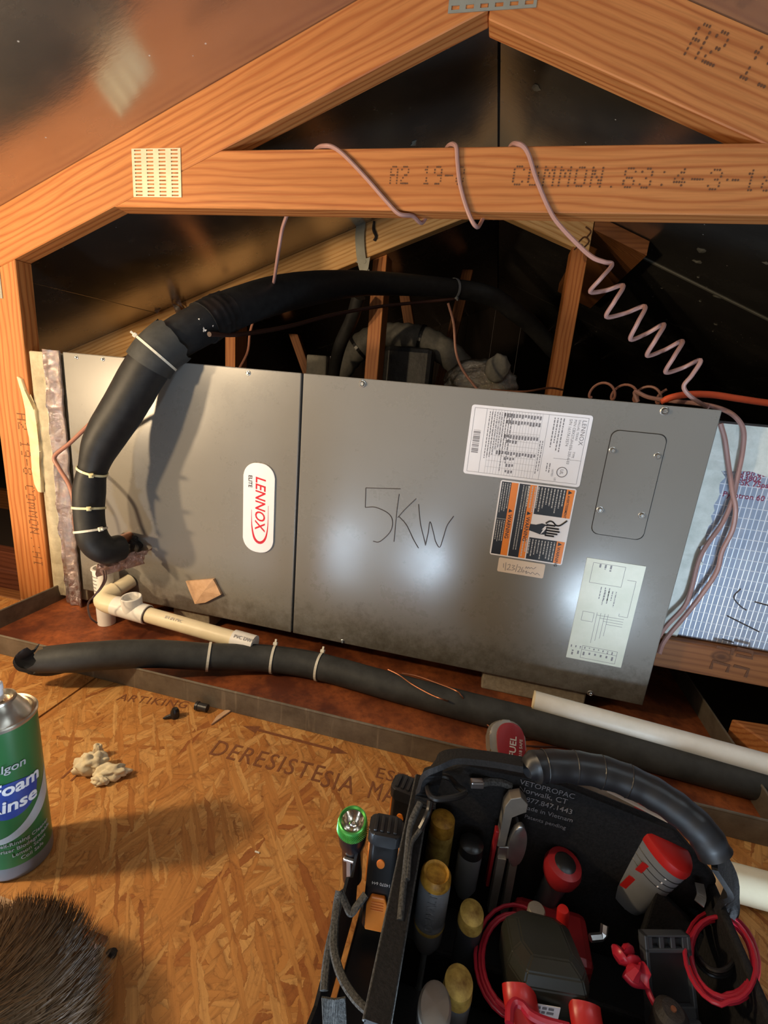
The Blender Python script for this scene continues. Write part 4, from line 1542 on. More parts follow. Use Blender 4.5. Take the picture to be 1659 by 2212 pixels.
# crumpled tape round the joint near the truss
i0, i1 = nearest(path, 440, 697), nearest(path, 492, 668)
bm = NB()
sg = smooth_path(path[i0:i1 + 1], 3)
rr = [RAD[(i0 + i1) // 2] + 0.001 + 0.0022 * abs(noise.noise(p * 120)) for p in sg]
tube(bm, sg, rr, 40, wob=0.05)
obj('joint_tape', bm, M['plastic_black'], line_, smooth=True)
bm = NB()
rnd = random.Random(8)
for k in range(26):
    f = rnd.random()
    u, v = 430 + 62 * f + rnd.uniform(-5, 5), 676 + 44 * rnd.random() * (1 - 0.3 * f) + rnd.uniform(-4, 10) - 14 * f
    i = nearest(path, u, v)
    d_ = (PD(u, v, 0.80) - CAM).normalized()
    # nearest point of the sleeve surface under that ray
    oc = CAM - path[i]
    tt = -oc.dot(d_) - sqrt(max(0.0, oc.dot(d_) ** 2 - oc.dot(oc) + (RAD[i] + 0.003) ** 2))
    c_ = CAM + d_ * tt
    w_ = rnd.uniform(0.0012, 0.0035)
    ax = Vector((rnd.gauss(0, 1), rnd.gauss(0, .3), rnd.gauss(0, 1))).normalized()
    bx = d_.cross(ax).normalized()
    vs = [bm.verts.new(c_ + q) for q in (ax * w_ * 1.8, bx * w_, -ax * w_ * 1.2, -bx * w_ * 0.6)]
    bm.faces.new(vs)
    cv = bm.verts.new(c_ - d_ * 0.0012)
    for q in range(4):
        bm.faces.new((vs[q], vs[(q + 1) % 4], cv))
obj('tape_shred', bm, M['pale_print'], line_, kind='stuff')
# copper stub, putty and foil at the cabinet
bm = NB()
a, b = PD(236, 1176, 0.96), PY(282, 1158, 0.0)
tube(bm, [a, (a + b) / 2, b], 0.011, 16)
obj('copper_stub', bm, M['copper'], line_, smooth=True)
bm = NB()
c = PY(278, 1178, -0.012)
bmesh.ops.create_icosphere(bm, subdivisions=4, radius=0.030)
for v in bm.verts:
    d = v.co.normalized()
    v.co = Vector((d.x * 0.030, d.y * 0.020, d.z * 0.026)) * (1 + 0.28 * noise.noise(d * 2.6)) + c
obj('putty', bm, M['putty'], line_, smooth=True)
bm = NB()
c0, c1 = PD(232, 1232, 0.985), PY(330, 1205, -0.004)
rows = []
for i in range(13):
    f = i / 12
    p = c0.lerp(c1, f)
    row = []
    for j in range(9):
        a = -0.9 + 2.2 * j / 8
        rr = 0.030 + 0.010 * noise.noise(Vector((i * 0.8, j * 0.9, 4)))
        row.append(bm.verts.new(p + Vector((0, -sin(a + 0.6) * rr, cos(a + 0.3) * rr * 0.9 - 0.004)) + Vector((0.004 * noise.noise(Vector((i, j, 8))), 0, 0))))
    rows.append(row)
for a, b in zip(rows[:-1], rows[1:]):
    for j in range(8):
        bm.faces.new((a[j], a[j + 1], b[j + 1], b[j]))
ex = bmesh.ops.extrude_face_region(bm, geom=list(bm.faces))
bmesh.ops.translate(bm, verts=[v for v in ex['geom'] if isinstance(v, bmesh.types.BMVert)], vec=(0, -0.0012, 0.0008))
obj('foil_wrap', bm, M['foil_pink'], line_)

# ------------------------------------------------------------------ copper liquid line left of the black pipe
cl = [(262, 850, .90), (232, 880, .90), (190, 920, .935), (150, 958, .965), (118, 986, .985), (128, 1012, .985), (148, 1045, .975), (160, 1085, .965), (162, 1130, .965), (168, 1160, .965), (180, 1176, .965)]
bm = NB()
tube(bm, smooth_path([PD(*p) for p in cl], 6), 0.0042, 10)
tag(obj('liquid_line', bm, M['brown_wire'], smooth=True), 'thin brown sheathed tube kinked beside the lower end of the thick black pipe', 'tube')

# brown cable tied under the black pipe
cb = [(452, 722, .90), (520, 722, 1.0), (620, 706, 1.13), (720, 680, 1.26), (820, 662, 1.36), (920, 652, 1.46), (978, 646, 1.50), (1030, 640, 1.56), (1090, 650, 1.62)]
bm = NB()
tube(bm, smooth_path([PD(*p) for p in cb], 6), 0.0048, 10)
tag(obj('control_cable', bm, M['dark_wire'], smooth=True), 'dark brown cable running level below the arching black pipe', 'cable')

# ------------------------------------------------------------------ thermostat wire wound round the collar beam
ws = []
tw = thing('thermostat_wire', 'brown wire wound on the collar beam, ending in a long coiled spring', 'wire', (0.9, 0.02, 0.8))
zt, zb = 0.9095, 0.8185


def wrap_pts(t0, t1, b0, b1):
    """Front strand of one turn: from the beam top to its bottom, then under and up behind."""
    out = [PY(t0[0], t0[1] - 4, 0.012) + Vector((0, 0, 0.001))]
    out += [PY(*t1, -0.004)]
    return out


front = []
P = []
P += [PY(584, 640, 0.30), PY(592, 606, 0.16), PY(603, 535, 0.06), PY(615, 478, 0.047), Vector((PY(650, 400, 0.042).x, 0.043, 0.87)), Vector((PY(680, 330, 0.03).x, 0.025, 0.914))]
P += [PY(705, 320, 0.001) + Vector((0, -0.003, 0.002)), PY(735, 328, -0.004), PY(785, 378, -0.0045), PY(835, 435, -0.0045), PY(862, 462, -0.004), Vector((PY(890, 475, 0.01).x, 0.010, 0.8145)), Vector((PY(915, 475, 0.035).x, 0.036, 0.8145))]
P += [Vector((PY(940, 400, 0.043).x, 0.044, 0.87)), Vector((PY(965, 320, 0.03).x, 0.022, 0.9145)), PY(984, 318, 0.0) + Vector((0, -0.003, 0.001)), PY(988, 350, -0.0045), PY(994, 400, -0.0045), PY(1010, 455, -0.0045), PY(1028, 484, -0.002) + Vector((0, 0, -0.003)), Vector((PY(1040, 480, 0.03).x, 0.030, 0.8145))]
P += [Vector((PY(1070, 400, 0.043).x, 0.044, 0.87)), Vector((PY(1100, 320, 0.03).x, 0.022, 0.9145)), PY(1120, 315, 0.0) + Vector((0, -0.003, 0.001)), PY(1140, 330, -0.0045), PY(1158, 385, -0.0045), PY(1183, 445, -0.0045), PY(1205, 482, -0.006), PY(1250, 530, -0.008), PY(1280, 556, -0.01), PY(1305, 566, -0.01)]
zig = [((1322, 572), (1275, 630)), ((1346, 617), (1310, 684)), ((1393, 662), (1362, 733)), ((1434, 701), (1398, 768)), ((1474, 737), (1438, 804)), ((1513, 778), None)]
for k, (tp, bt) in enumerate(zig):
    yb = -0.006 + 0.002 * k
    P.append(PY(tp[0], tp[1], yb))
    if bt:
        m = ((tp[0] + bt[0]) / 2, (tp[1] + bt[1]) / 2)
        P.append(PY(*m, yb - 0.020))
        P.append(PY(bt[0], bt[1], yb))
        nx = zig[k + 1][0]
        m = ((nx[0] + bt[0]) / 2 - 2, (nx[1] + bt[1]) / 2 + 4)
        P.append(PY(*m, yb + 0.020))
P += [PY(1495, 810, 0.005), PY(1477, 834, 0.01), PY(1490, 855, 0.014), PY(1515, 872, 0.03), Vector((PY(1532, 884, 0.05).x, 0.06, 0.5485)), Vector((1.262, 0.09, 0.552))]
bm = NB()
tube(bm, smooth_path(P, 8), 0.0034, 8)
obj('wire', bm, M['mauve_wire'], tw, smooth=True)

# second coil lying on top of the cabinet and its tail
bm = NB()
q = [PY(1378, 868, 0.20), PY(1372, 846, 0.20), PY(1400, 858, 0.18), PY(1450, 866, 0.14), PY(1510, 872, 0.10), PY(1560, 884, 0.07), PY(1590, 902, 0.045), PY(1606, 930, 0.036), PY(1604, 975, 0.035), PY(1593, 1030, 0.034), PY(1582, 1080, 0.034), PY(1560, 1130, 0.034), PY(1525, 1180, 0.034), PY(1508, 1215, 0.033), PY(1494, 1270, 0.032), PY(1478, 1310, 0.030), PY(1440, 1352, 0.026), PY(1418, 1385, 0.02), PY(1408, 1412, 0.012)]
tube(bm, smooth_path(q, 6), 0.0040, 8)
tag(obj('low_voltage_wire', bm, M['mauve_wire'], smooth=True), 'brown wire with a dusty bend falling across the white mastic of the foil duct', 'wire')
bm = NB()
q = [PY(1556, 915, 0.034), PY(1566, 950, 0.034), PY(1573, 1000, 0.034), PY(1582, 1060, 0.026), PY(1589, 1100, 0.024), PY(1582, 1145, 0.03), PY(1560, 1190, 0.034), PY(1548, 1235, 0.033), PY(1515, 1285, 0.032), PY(1480, 1330, 0.03), PY(1450, 1365, 0.026), PY(1432, 1390, 0.02), PY(1424, 1412, 0.010)]
tube(bm, smooth_path(q, 6), 0.0040, 8)
tag(obj('low_voltage_wire', bm, M['mauve_wire'], smooth=True), 'clean brown wire leaving the cabinet edge and crossing in front of the dusty wire', 'wire')
bm = NB()
co = []
for k in range(-6, 19 * 3 + 4):
    a = 2 * pi * k / 19
    co.append(Vector((1.110 + 0.045 * k / 19 - 0.0105 * cos(a), 0.26 + 0.010 * cos(a), 0.5665 + 0.0165 * sin(a))))
tube(bm, co, 0.0028, 7)
tag(obj('wire_coil', bm, M['brown_wire'], smooth=True), 'small coil of brown wire lying on top of the air handler', 'wire')
bm = NB()
q = [PY(1428, 868, 0.10), PY(1452, 858, 0.10), PY(1490, 852, 0.12), PY(1540, 853, 0.14), PY(1600, 862, 0.16), PY(1670, 872, 0.18), PY(1800, 886, 0.2)]
tube(bm, smooth_path(q, 7), [0.005] * 3 + [0.0062] * 60, 10)
tag(obj('extension_cord', bm, M['orange_cord'], smooth=True), 'bright orange cord leaving the top corner of the air handler', 'cord')
# short hanging wires behind the cabinet
for name, q, lab in (('hanging_wire', [PY(550, 685, 0.40), PY(540, 720, 0.42), PY(535, 760, 0.44), PY(515, 800, 0.46)], 'short brown wire hanging below the black pipe behind the left panel'),
                     ('hanging_wire', [PY(968, 655, 0.62), PY(980, 700, 0.62), PY(985, 760, 0.62), PY(1000, 800, 0.61), PY(1030, 840, 0.60)], 'thin brown wire dropping past the crinkled foil duct behind the cabinet')):
    bm = NB()
    tube(bm, smooth_path(q, 6), 0.0038, 8)
    tag(obj(name, bm, M['brown_wire'], smooth=True), lab, 'wire')
# copper capillary lying on the cabinet top at the back
bm = NB()
tube(bm, smooth_path([PY(1060, 842, 0.45), PY(1130, 846, 0.4), PY(1185, 838, 0.45), PY(1215, 842, 0.5)], 6), 0.0026, 7)
tag(obj('copper_strand', bm, M['copper'], smooth=True), 'thin copper strand lying on the back edge of the cabinet top', 'wire')

# ------------------------------------------------------------------ condensate drain
dr = thing('condensate_drain', 'cream PVC drain with elbow and white tee leading off the air handler', 'drain pipe', (0.2, -0.05, DECK))
E0, E1, E2 = PZ(286, 1256, 0.040), PZ(214, 1298, 0.030), PZ(548, 1393, 0.004)
E0.y = min(E0.y, -0.004)
E0 = PY(283, 1254, -0.006)
r = 0.0165
d0, d1 = (E0 - E1).normalized(), (E2 - E1).normalized()
bm = NB()
tube(bm, [E0, E1 + d0 * 0.02], r, 20)
obj('pipe', bm, M['pvc'], dr, smooth=True)
bm = NB()
tube(bm, smooth_path([E1 + d0 * 0.040, E1 + d0 * 0.022, E1 + d0 * 0.006 + d1 * 0.006, E1 + d1 * 0.022, E1 + d1 * 0.042], 5), r + 0.0036, 24)
obj('elbow', bm, M['pvc'], dr, smooth=True)
bm = NB()
tube(bm, [E1 + d1 * 0.03, E2], r, 24)
obj('pipe', bm, M['pvc'], dr, smooth=True)
tc = PZ(287, 1338, 0.0) * 0
Lp = lambda u: min((E1 + (E2 - E1) * (k / 400) for k in range(401)), key=lambda q: abs(project(q)[0] - u))
tc = Lp(287)
bm = NB()
t0, t1 = Lp(249), Lp(319)
tube(bm, [t0, t0 + d1 * 0.001, t1 - d1 * 0.001, t1], [r + 0.003, r + 0.0042, r + 0.0042, r + 0.003], 26)
lathe(bm, [(r + 0.0042, 0.0), (r + 0.0042, 0.033), (r + 0.003, 0.0342), (r + 0.0004, 0.0335), (r + 0.0002, 0.006), (0, 0.006)], 26, axis_mtx(tc, (0, -0.08, 1)))
obj('tee', bm, M['pvc_white'], dr, smooth=True)
for q in (Lp(233), Lp(319)):
    bm = NB()
    lathe(bm, [(r, -0.0012), (r + 0.0022, -0.0012), (r + 0.0022, 0.0012), (r, 0.0012)], 24, axis_mtx(q, d1))
    obj('primer_ring', bm, M['dark_wire'], dr)
bm = NB()
q0, q1 = Lp(505), E2 + d1 * 0.002
tube(bm, [q0, q1], r + 0.0032, 24)
obj('coupling', bm, M['pvc_white'], dr, smooth=True)
bm = NB()
mt = Matrix.Translation(Lp(362) + Vector((0, -r * 0.75, r * 0.74))) @ d1.to_track_quat('X', 'Z').to_matrix().to_4x4() @ Matrix.Rotation(0.75, 4, 'X')
join(bm, text_bm('3/4 IN PVC', 0.009, 0.0002, mt))
obj('pipe_print', bm, M['pale_print'], dr, kind='stuff')
bm = NB()
mt = Matrix.Translation(Lp(512) + Vector((0, -(r + 0.0032) * 0.75, (r + 0.0032) * 0.74))) @ d1.to_track_quat('X', 'Z').to_matrix().to_4x4() @ Matrix.Rotation(0.75, 4, 'X')
join(bm, text_bm('PVC DWV', 0.010, 0.0002, mt))
obj('coupling_print', bm, M['grey_print'], dr, kind='stuff')

# upright overflow cup with printed lines
cupc = PZ(222, 1285, 0.0)
cupb = Vector((PY(226, 1280, -0.045).x, -0.045, DECK + 0.003))
ztop = PY(214, 1224, -0.045).z
cup = thing('overflow_cup', 'white printed PVC standpipe standing under the elbow of the black pipe', 'standpipe', cupb)
bm = NB()
hh = ztop - cupb.z
lathe(bm, [(0, 0.0), (0.0185, 0.0), (0.0215, hh - 0.004), (0.024, hh - 0.003), (0.024, hh), (0.0195, hh), (0.0175, 0.02), (0, 0.02)], 28, Matrix.Translation(cupb))
obj('cup', bm, M['pvc_white'], cup, smooth=True)
bm = NB()
rnd = random.Random(4)
for k in range(7):
    zz = cupb.z + hh - 0.018 - k * 0.0085
    f = (zz - cupb.z) / hh
    rr = 0.0185 + 0.003 * f + 0.0004
    a = radians(rnd.uniform(198, 206))
    while a < radians(rnd.uniform(262, 285)):
        w = rnd.uniform(0.06, 0.22)
        vs = [bm.verts.new(cupb + Vector((rr * cos(t), rr * sin(t), zz - cupb.z + dz))) for t, dz in ((a, 0), (a + w, 0), (a + w, 0.0022), (a, 0.0022))]
        bm.faces.new(vs)
        a += w + 0.05
obj('print', bm, M['grey_print'], cup, kind='stuff')
bm = NB()
q = [PD(222, 1232, .95), PD(225, 1250, .945), PD(218, 1268, .94), PD(203, 1288, .94), PD(192, 1300, .94), PD(190, 1315, .935), PD(196, 1335, .93), PD(210, 1346, .935)]
tube(bm, smooth_path(q, 6), 0.0018, 6)
q = [PD(228, 1232, .95), PD(229, 1252, .945), PD(218, 1272, .94), PD(200, 1290, .94)]
tube(bm, smooth_path(q, 6), 0.0016, 6)
tag(obj('float_switch_wire', bm, M['dark_wire'], smooth=True), 'pair of thin black wires looped round the white standpipe and elbow', 'wire')

# ------------------------------------------------------------------ loose black insulation tube on the pan
ins = thing('insulation_tube', 'long black foam tube lying along the drain pan with a torn open end', 'pipe insulation', (0.5, -0.15, DECK))
rt = 0.0262
raw = [(96, 1424, .012), (170, 1420, .018), (250, 1414, .016), (340, 1412, .006), (440, 1418, -.008), (520, 1420, -.014), (590, 1424, -.018), (690, 1440, -.021), (850, 1484, -.0215), (1000, 1524, -.0215), (1150, 1562, -.0215), (1400, 1630, -.0215), (1659, 1698, -.0215), (1900, 1760, -.0215)]
pth = smooth_path([PZ(*p) for p in raw], 8)
bm = NB()
fr = frames(pth)
rings = []
for i, p in enumerate(pth):
    T, N, B = fr[i]
    ring = []
    for k in range(26):
        a = 2 * pi * k / 26
        f = max(0.0, 1 - i / 8)
        rr = rt * (1 + 0.02 * noise.noise(p * 30)) * (1 + 0.14 * f * sin(a * 2 + 1))
        rag = -T * (0.020 * f * (noise.noise(Vector((k * 0.55, 1.5, 2))) + 0.15)) if i == 0 else Vector()
        ring.append(bm.verts.new(p + (N * sin(a) + B * cos(a)) * rr + rag))
    rings.append(ring)
for a, b in zip(rings[:-1], rings[1:]):
    for k in range(26):
        bm.faces.new((a[k], a[(k + 1) % 26], b[(k + 1) % 26], b[k]))
bm.faces.new(rings[-1])
inner = [[bm.verts.new(pth[i] + (v.co - pth[i]) * (0.55 if i else 0.75)) for v in rings[i]] for i in range(0, 10)]
for a, b in zip(inner[:-1], inner[1:]):
    for k in range(26):
        bm.faces.new((a[(k + 1) % 26], a[k], b[k], b[(k + 1) % 26]))
for k in range(26):
    bm.faces.new((rings[0][(k + 1) % 26], rings[0][k], inner[0][k], inner[0][(k + 1) % 26]))
bm.faces.new(inner[-1])
obj('foam_tube', bm, M['elastomer_worn'], ins, smooth=True)
# torn flap curling off the open end
bm = NB()
fl = [PZ(150, 1452, -0.020), PZ(120, 1458, -0.022), PZ(90, 1458, -0.018), PZ(58, 1448, -0.008), PZ(50, 1432, 0.006), PZ(58, 1420, 0.016), PZ(70, 1412, 0.022)]
fs = smooth_path(fl, 6)
rows = []
for i, p in enumerate(fs):
    f = i / (len(fs) - 1)
    w = 0.034 * (1 - 0.55 * f) + 0.005 * noise.noise(Vector((i * 0.7, 0, 2)))
    rows.append([bm.verts.new(p + Vector((0.3 * s * w, s * w * 0.55, 0.010 * abs(s) ** 2))) for s in (-1, -0.4, 0.4, 1)])
for a, b in zip(rows[:-1], rows[1:]):
    for k in range(3):
        bm.faces.new((a[k], a[k + 1], b[k + 1], b[k]))
ex = bmesh.ops.extrude_face_region(bm, geom=list(bm.faces))
bmesh.ops.translate(bm, verts=[v for v in ex['geom'] if isinstance(v, bmesh.types.BMVert)], vec=(0.002, 0.002, 0.006))
obj('torn_flap', bm, M['elastomer'], ins, smooth=True)
for u, v, hx in ((448, 1418, None), (594, 1424, 1), (690, 1441, 1)):
    i = nearest(pth, u, v)
    bm = NB()
    tie_ring(bm, pth, i, rt + 0.0008, 0.0024, (pth[i] + Vector((0.01, 0.05, 0.1))) if hx else None)
    obj('cable_tie', bm, M['tie'], ins)
bm = NB()
sl = [pth[i] + Vector((0, 0.008, rt * 0.97)) for i in range(nearest(pth, 540, 1420), nearest(pth, 730, 1450))]
tube(bm, sl, 0.0012, 6)
obj('slit', bm, M['gap'], ins)

# loose white pipe
lp0, lp1 = PZ(1152, 1512, 0.012), PZ(1659, 1652, 0.012)
dd = (lp1 - lp0).normalized()
bm = NB()
lp = thing('loose_pipe', 'loose white PVC pipe lying along the black foam tube', 'pipe', (lp0 + lp1) / 2)
tube(bm, [lp0, lp0 + dd * 0.75], 0.0168, 28, caps=False)
obj('pipe', bm, M['pvc_pipe'], lp, smooth=True)
bm = NB()
lathe(bm, [(0.0, 0.004), (0.0130, 0.004), (0.0145, 0.0), (0.0165, 0.0), (0.0169, 0.001), (0.0169, 0.003)], 28, axis_mtx(lp0 - dd * 0.0008, dd))
obj('cut_end', bm, M['pvc_cut'], lp, smooth=True)
a0, a1 = PZ(1585, 1905, DECK + 0.0225), PZ(1659, 1925, DECK + 0.0225)
dd = (a1 - a0).normalized()
bm = NB()
tube(bm, [a0 - dd * 0.015, a0 + dd * 0.35], 0.0215, 28)
tag(obj('pipe_offcut', bm, M['pvc'], smooth=True), 'short thick cream pipe lying on the deck right of the tool bag', 'pipe')

# stray strands across the black tube
for pts, lab in (([(838, 1446), (862, 1458), (890, 1478), (930, 1500), (960, 1512), (978, 1518), (986, 1534)], 'thin orange strand draped across the black foam tube'),
                 ([(868, 1454), (900, 1460), (940, 1474), (985, 1492), (998, 1505), (1020, 1535), (1060, 1572)], 'thin orange strand crossing the tube toward the red tool')):
    bm = NB()
    q = [PZ(u, v, 0.006 if 8 < k < 1 else 0.0055 if v < 1515 else -0.03) for k, (u, v) in enumerate(pts)]
    tube(bm, smooth_path(q, 6), 0.0013, 6)
    tag(obj('wire_strand', bm, M['copper'], smooth=True), lab, 'wire')
bm = NB()
tube(bm, smooth_path([PZ(u, v, DECK + 0.006) for u, v in ((1090, 1600), (1150, 1596), (1210, 1596), (1240, 1610), (1160, 1612), (1100, 1606))], 6), 0.0012, 6)
tag(obj('wire_strand', bm, M['dark_wire'], smooth=True), 'dark loop of thin wire lying in the rusty pan behind the tool bag handle', 'wire')

# ------------------------------------------------------------------ things behind the unit
hs = thing('hanger_strap', 'grey metal strap with a punched foot hanging from the pale rafter', 'strap', PY(780, 530, Y2 - 0.01))
bm = NB()
sp = smooth_path([PY(780, 440, Y2 - 0.006), PY(780, 480, Y2 - 0.006), PY(777, 510, Y2 - 0.006), PY(779, 545, Y2 - 0.007), PY(783, 570, Y2 - 0.008), PY(790, 592, Y2 - 0.008)], 5)
ribbon(bm, sp, 0.030, 0.002, (0, -1, 0))
obj('strap', bm, M['nail_plate_dull'], hs)
bm = NB()
fp = [PY(u, v, Y2 - 0.010) for u, v in ((768, 566), (800, 556), (796, 580), (792, 590), (787, 588), (780, 572))]
v0 = [bm.verts.new(p) for p in fp]
v1 = [bm.verts.new(p + Vector((0, -0.003, 0))) for p in fp]
bm.faces.new(v0[::-1])
bm.faces.new(v1)
for i in range(len(fp)):
    bm.faces.new((v0[i], v0[(i + 1) % len(fp)], v1[(i + 1) % len(fp)], v1[i]))
lathe(bm, [(0.0, 0.0), (0.006, 0.0), (0.006, 0.001), (0.0, 0.001)], 12, axis_mtx(PY(787, 565, Y2 - 0.0135), (0, -1, 0)))
obj('foot', bm, M['nail_plate_dull'], hs)
bm = NB()
tube(bm, smooth_path([PY(808, 478, Y2 - 0.004), PY(806, 495, Y2 - 0.004), PY(812, 510, Y2 - 0.004), PY(808, 520, Y2 - 0.004)], 4), 0.004, 6, wob=0.6)
obj('rust_crust', bm, M['putty'], hs)

ts = thing('torn_foil', 'torn grey foil scrap curling off the roof deck at the pale truss', 'foil', PY(372, 650, 0.73))
bm = NB()
for k, poly_ in enumerate((((318, 655), (345, 640), (352, 660), (340, 678)), ((352, 640), (385, 632), (395, 665), (372, 648)), ((372, 655), (388, 662), (402, 692), (386, 690)))):
    ps = [PY(u, v, 0.735 + 0.006 * ((i + k) % 2)) for i, (u, v) in enumerate(poly_)]
    v0 = [bm.verts.new(p) for p in ps]
    v1 = [bm.verts.new(p + Vector((0, -0.0015, 0))) for p in ps]
    bm.faces.new(v0[::-1])
    bm.faces.new(v1)
    for i in range(4):
        bm.faces.new((v0[i], v0[(i + 1) % 4], v1[(i + 1) % 4], v1[i]))
obj('scrap', bm, M['foil'], ts, kind='stuff')
# the two bulges of the rear ducts
fd = thing('flex_duct', 'grey insulated flex duct arching behind the upright of the pale truss', 'duct', (0.65, 1.15, DECK))
bm = NB()
arc = [PY(700, 900, 1.12), PY(735, 800, 1.12), PY(790, 740, 1.12), PY(850, 726, 1.12), PY(930, 740, 1.12), PY(1000, 800, 1.12), PY(1030, 900, 1.12)]
for k in arc:
    pass
sp = smooth_path(arc, 8)
rr = [0.05 + 0.004 * (i % 2) for i in range(len(sp))]
tube(bm, sp, rr, 18)
obj('duct_skin', bm, M['duct_skin'], fd, smooth=True)
for f in (0.3, 0.62):
    bm = NB()
    tie_ring(bm, sp, int(f * len(sp)), 0.055, 0.006)
    obj('duct_strap', bm, M['plastic_black'], fd)
bm = NB()
box(bm, (PY(830, 740, 1.00).x, 1.00, DECK), (PY(938, 740, 1.00).x, 1.08, PY(880, 748, 1.00).z), 0.02)
tag(obj('junction_box', bm, M['duct_black']), 'black duct box standing behind the grey flex duct', 'duct')
bm = NB()
c = PY(1032, 818, 0.84)
bmesh.ops.create_icosphere(bm, subdivisions=5, radius=1.0)
for v in bm.verts:
    d = v.co.normalized()
    v.co = Vector((d.x * 0.128, d.y * 0.07, d.z * 0.088)) * (1 + 0.10 * noise.noise(d * 3) + 0.05 * noise.noise(d * 11)) + c + Vector((0.01, 0.05, -0.02))
fw = thing('foil_duct', 'duct elbow wrapped in crinkled shiny foil behind the middle of the cabinet', 'duct', (c.x, c.y, DECK))
obj('foil_wrap', bm, M['foil_bag'], fw, smooth='full')
bm = NB()
bmesh.ops.create_icosphere(bm, subdivisions=3, radius=1.0)
cc = PY(1075, 795, 0.80)
for v in bm.verts:
    d = v.co.normalized()
    v.co = Vector((d.x * 0.040, d.y * 0.02, d.z * 0.045)) * (1 + 0.2 * noise.noise(d * 2)) + cc + Vector((0, 0.012, 0))
obj('mastic_patch', bm, M['duct_skin'], fw, smooth='full')
bm = NB()
box(bm, (c.x - 0.06, c.y + 0.0, DECK), (c.x + 0.07, c.y + 0.09, c.z), 0.01)
obj('duct_leg', bm, M['duct_black'], fw)
bm = NB()
a, b = PY(662, 765, 1.0), PY(702, 830, 1.0)
box(bm, (a.x, 1.0, DECK), (b.x, 1.06, a.z), 0.006)
tag(obj('insulated_duct', bm, M['duct_skin']), 'pale square duct end standing behind the seam of the two panels', 'duct')
bm = NB()
a, b = PY(716, 770, 0.9), PY(728, 830, 0.9)
tube(bm, [Vector((a.x, 0.9, DECK)), Vector((a.x, 0.9, a.z))], 0.012, 12)
tag(obj('vent_pipe', bm, M['anodised'], smooth=True), 'slim dark pipe standing behind the seam of the panels', 'pipe')
bm = NB()
q = [PY(775, 640, 0.70), PY(760, 690, 0.74), PY(735, 745, 0.80), PY(722, 800, 0.86), PY(718, 850, 0.9)]
tube(bm, smooth_path(q, 6), 0.022, 14)
tag(obj('drop_pipe', bm, M['elastomer'], smooth=True), 'black insulated branch pipe dropping behind the cabinet from the arching pipe', 'pipe')

# ------------------------------------------------------------------ little things on the deck
bm = NB()
tc = thing('tissue', 'crumpled cream tissue lying on the deck beside the green can', 'tissue', PZ(215, 1655, DECK))
for k, (u, v, sx, sy, sz, rt_) in enumerate(((196, 1650, .021, .014, .017, 0.5), (240, 1668, .022, .0105, .012, 0.45), (212, 1622, .007, .006, .014, 0.3), (216, 1686, .012, .008, .008, 0.2))):
    b2 = NB()
    bmesh.ops.create_icosphere(b2, subdivisions=4, radius=1.0)
    p = PZ(u, v, DECK + sz * 0.75)
    for vv in b2.verts:
        d = vv.co.normalized()
        w = 1 + 0.42 * noise.noise(d * 2.1 + Vector((k * 5, 0, 0))) + 0.16 * noise.noise(d * 6 + Vector((0, k * 3, 0)))
        q = Matrix.Rotation(rt_, 3, 'Z') @ Vector((d.x * sx * w, d.y * sy * w, d.z * sz * w))
        q += p
        q.z = max(q.z, DECK + 0.0006)
        vv.co = q
    join(bm, b2)
obj('paper_wad', bm, M['tissue'], tc, smooth='full', kind='stuff')

fs_ = thing('plastic_fastener', 'small black push fastener lying on the deck near the pan lip', 'fastener', PZ(378, 1545, DECK))
bm = NB()
c = PZ(378, 1540, DECK + 0.009)
lathe(bm, [(0, 0.010), (0.0045, 0.009), (0.007, 0.004), (0.0075, 0.0), (0.007, -0.008), (0, -0.009)], 16, Matrix.Translation(c))
obj('cap', bm, M['plastic_black'], fs_, smooth=True)
bm = NB()
tube(bm, [PZ(372, 1545, DECK + 0.006), PZ(358, 1550, DECK + 0.003), PZ(352, 1552, DECK + 0.003)], [0.004, 0.0028, 0.0012], 8)
obj('pin', bm, M['plastic_black'], fs_, smooth=True)
bm = NB()
c0, c1 = PZ(424, 1524, DECK + 0.0085), PZ(448, 1530, DECK + 0.0085)
tube(bm, [c0, c0.lerp(c1, .2), c0.lerp(c1, .25), c1], [0.008, 0.008, 0.0068, 0.0068], 14)
tag(obj('rubber_plug', bm, M['rubber'], smooth=True), 'short black rubber plug lying against the drain pan lip', 'plug')
bm = NB()
prism(bm, [(p.x, p.y) for p in (PZ(456, 1568, DECK), PZ(502, 1535, DECK), PZ(486, 1537, DECK), PZ(468, 1550, DECK))], DECK + 0.0006, DECK + 0.003, 'xy')
tag(obj('wood_splinter', bm, M['card']), 'pale wood splinter lifting off the deck near the pan lip', 'splinter')
bm = NB()
p = PZ(243, 2062, DECK)
bmesh.ops.create_icosphere(bm, subdivisions=2, radius=0.005)
for v in bm.verts:
    v.co = Vector((v.co.x * 1.2, v.co.y * 0.8, v.co.z * 0.5)) * (1 + 0.4 * noise.noise(v.co * 300)) + p + Vector((0, 0, 0.0022))
tag(obj('debris_crumb', bm, M['putty']), 'tiny black crumb lying on the deck between the hair and the tool bag', 'debris')
bm = NB()
p = PZ(551, 1839, DECK + 0.0012)
tube(bm, [p, PZ(560, 1842, DECK + 0.0012)], 0.0011, 6)
tag(obj('wire_clipping', bm, M['tie']), 'tiny white clipping lying on the open deck', 'clipping')

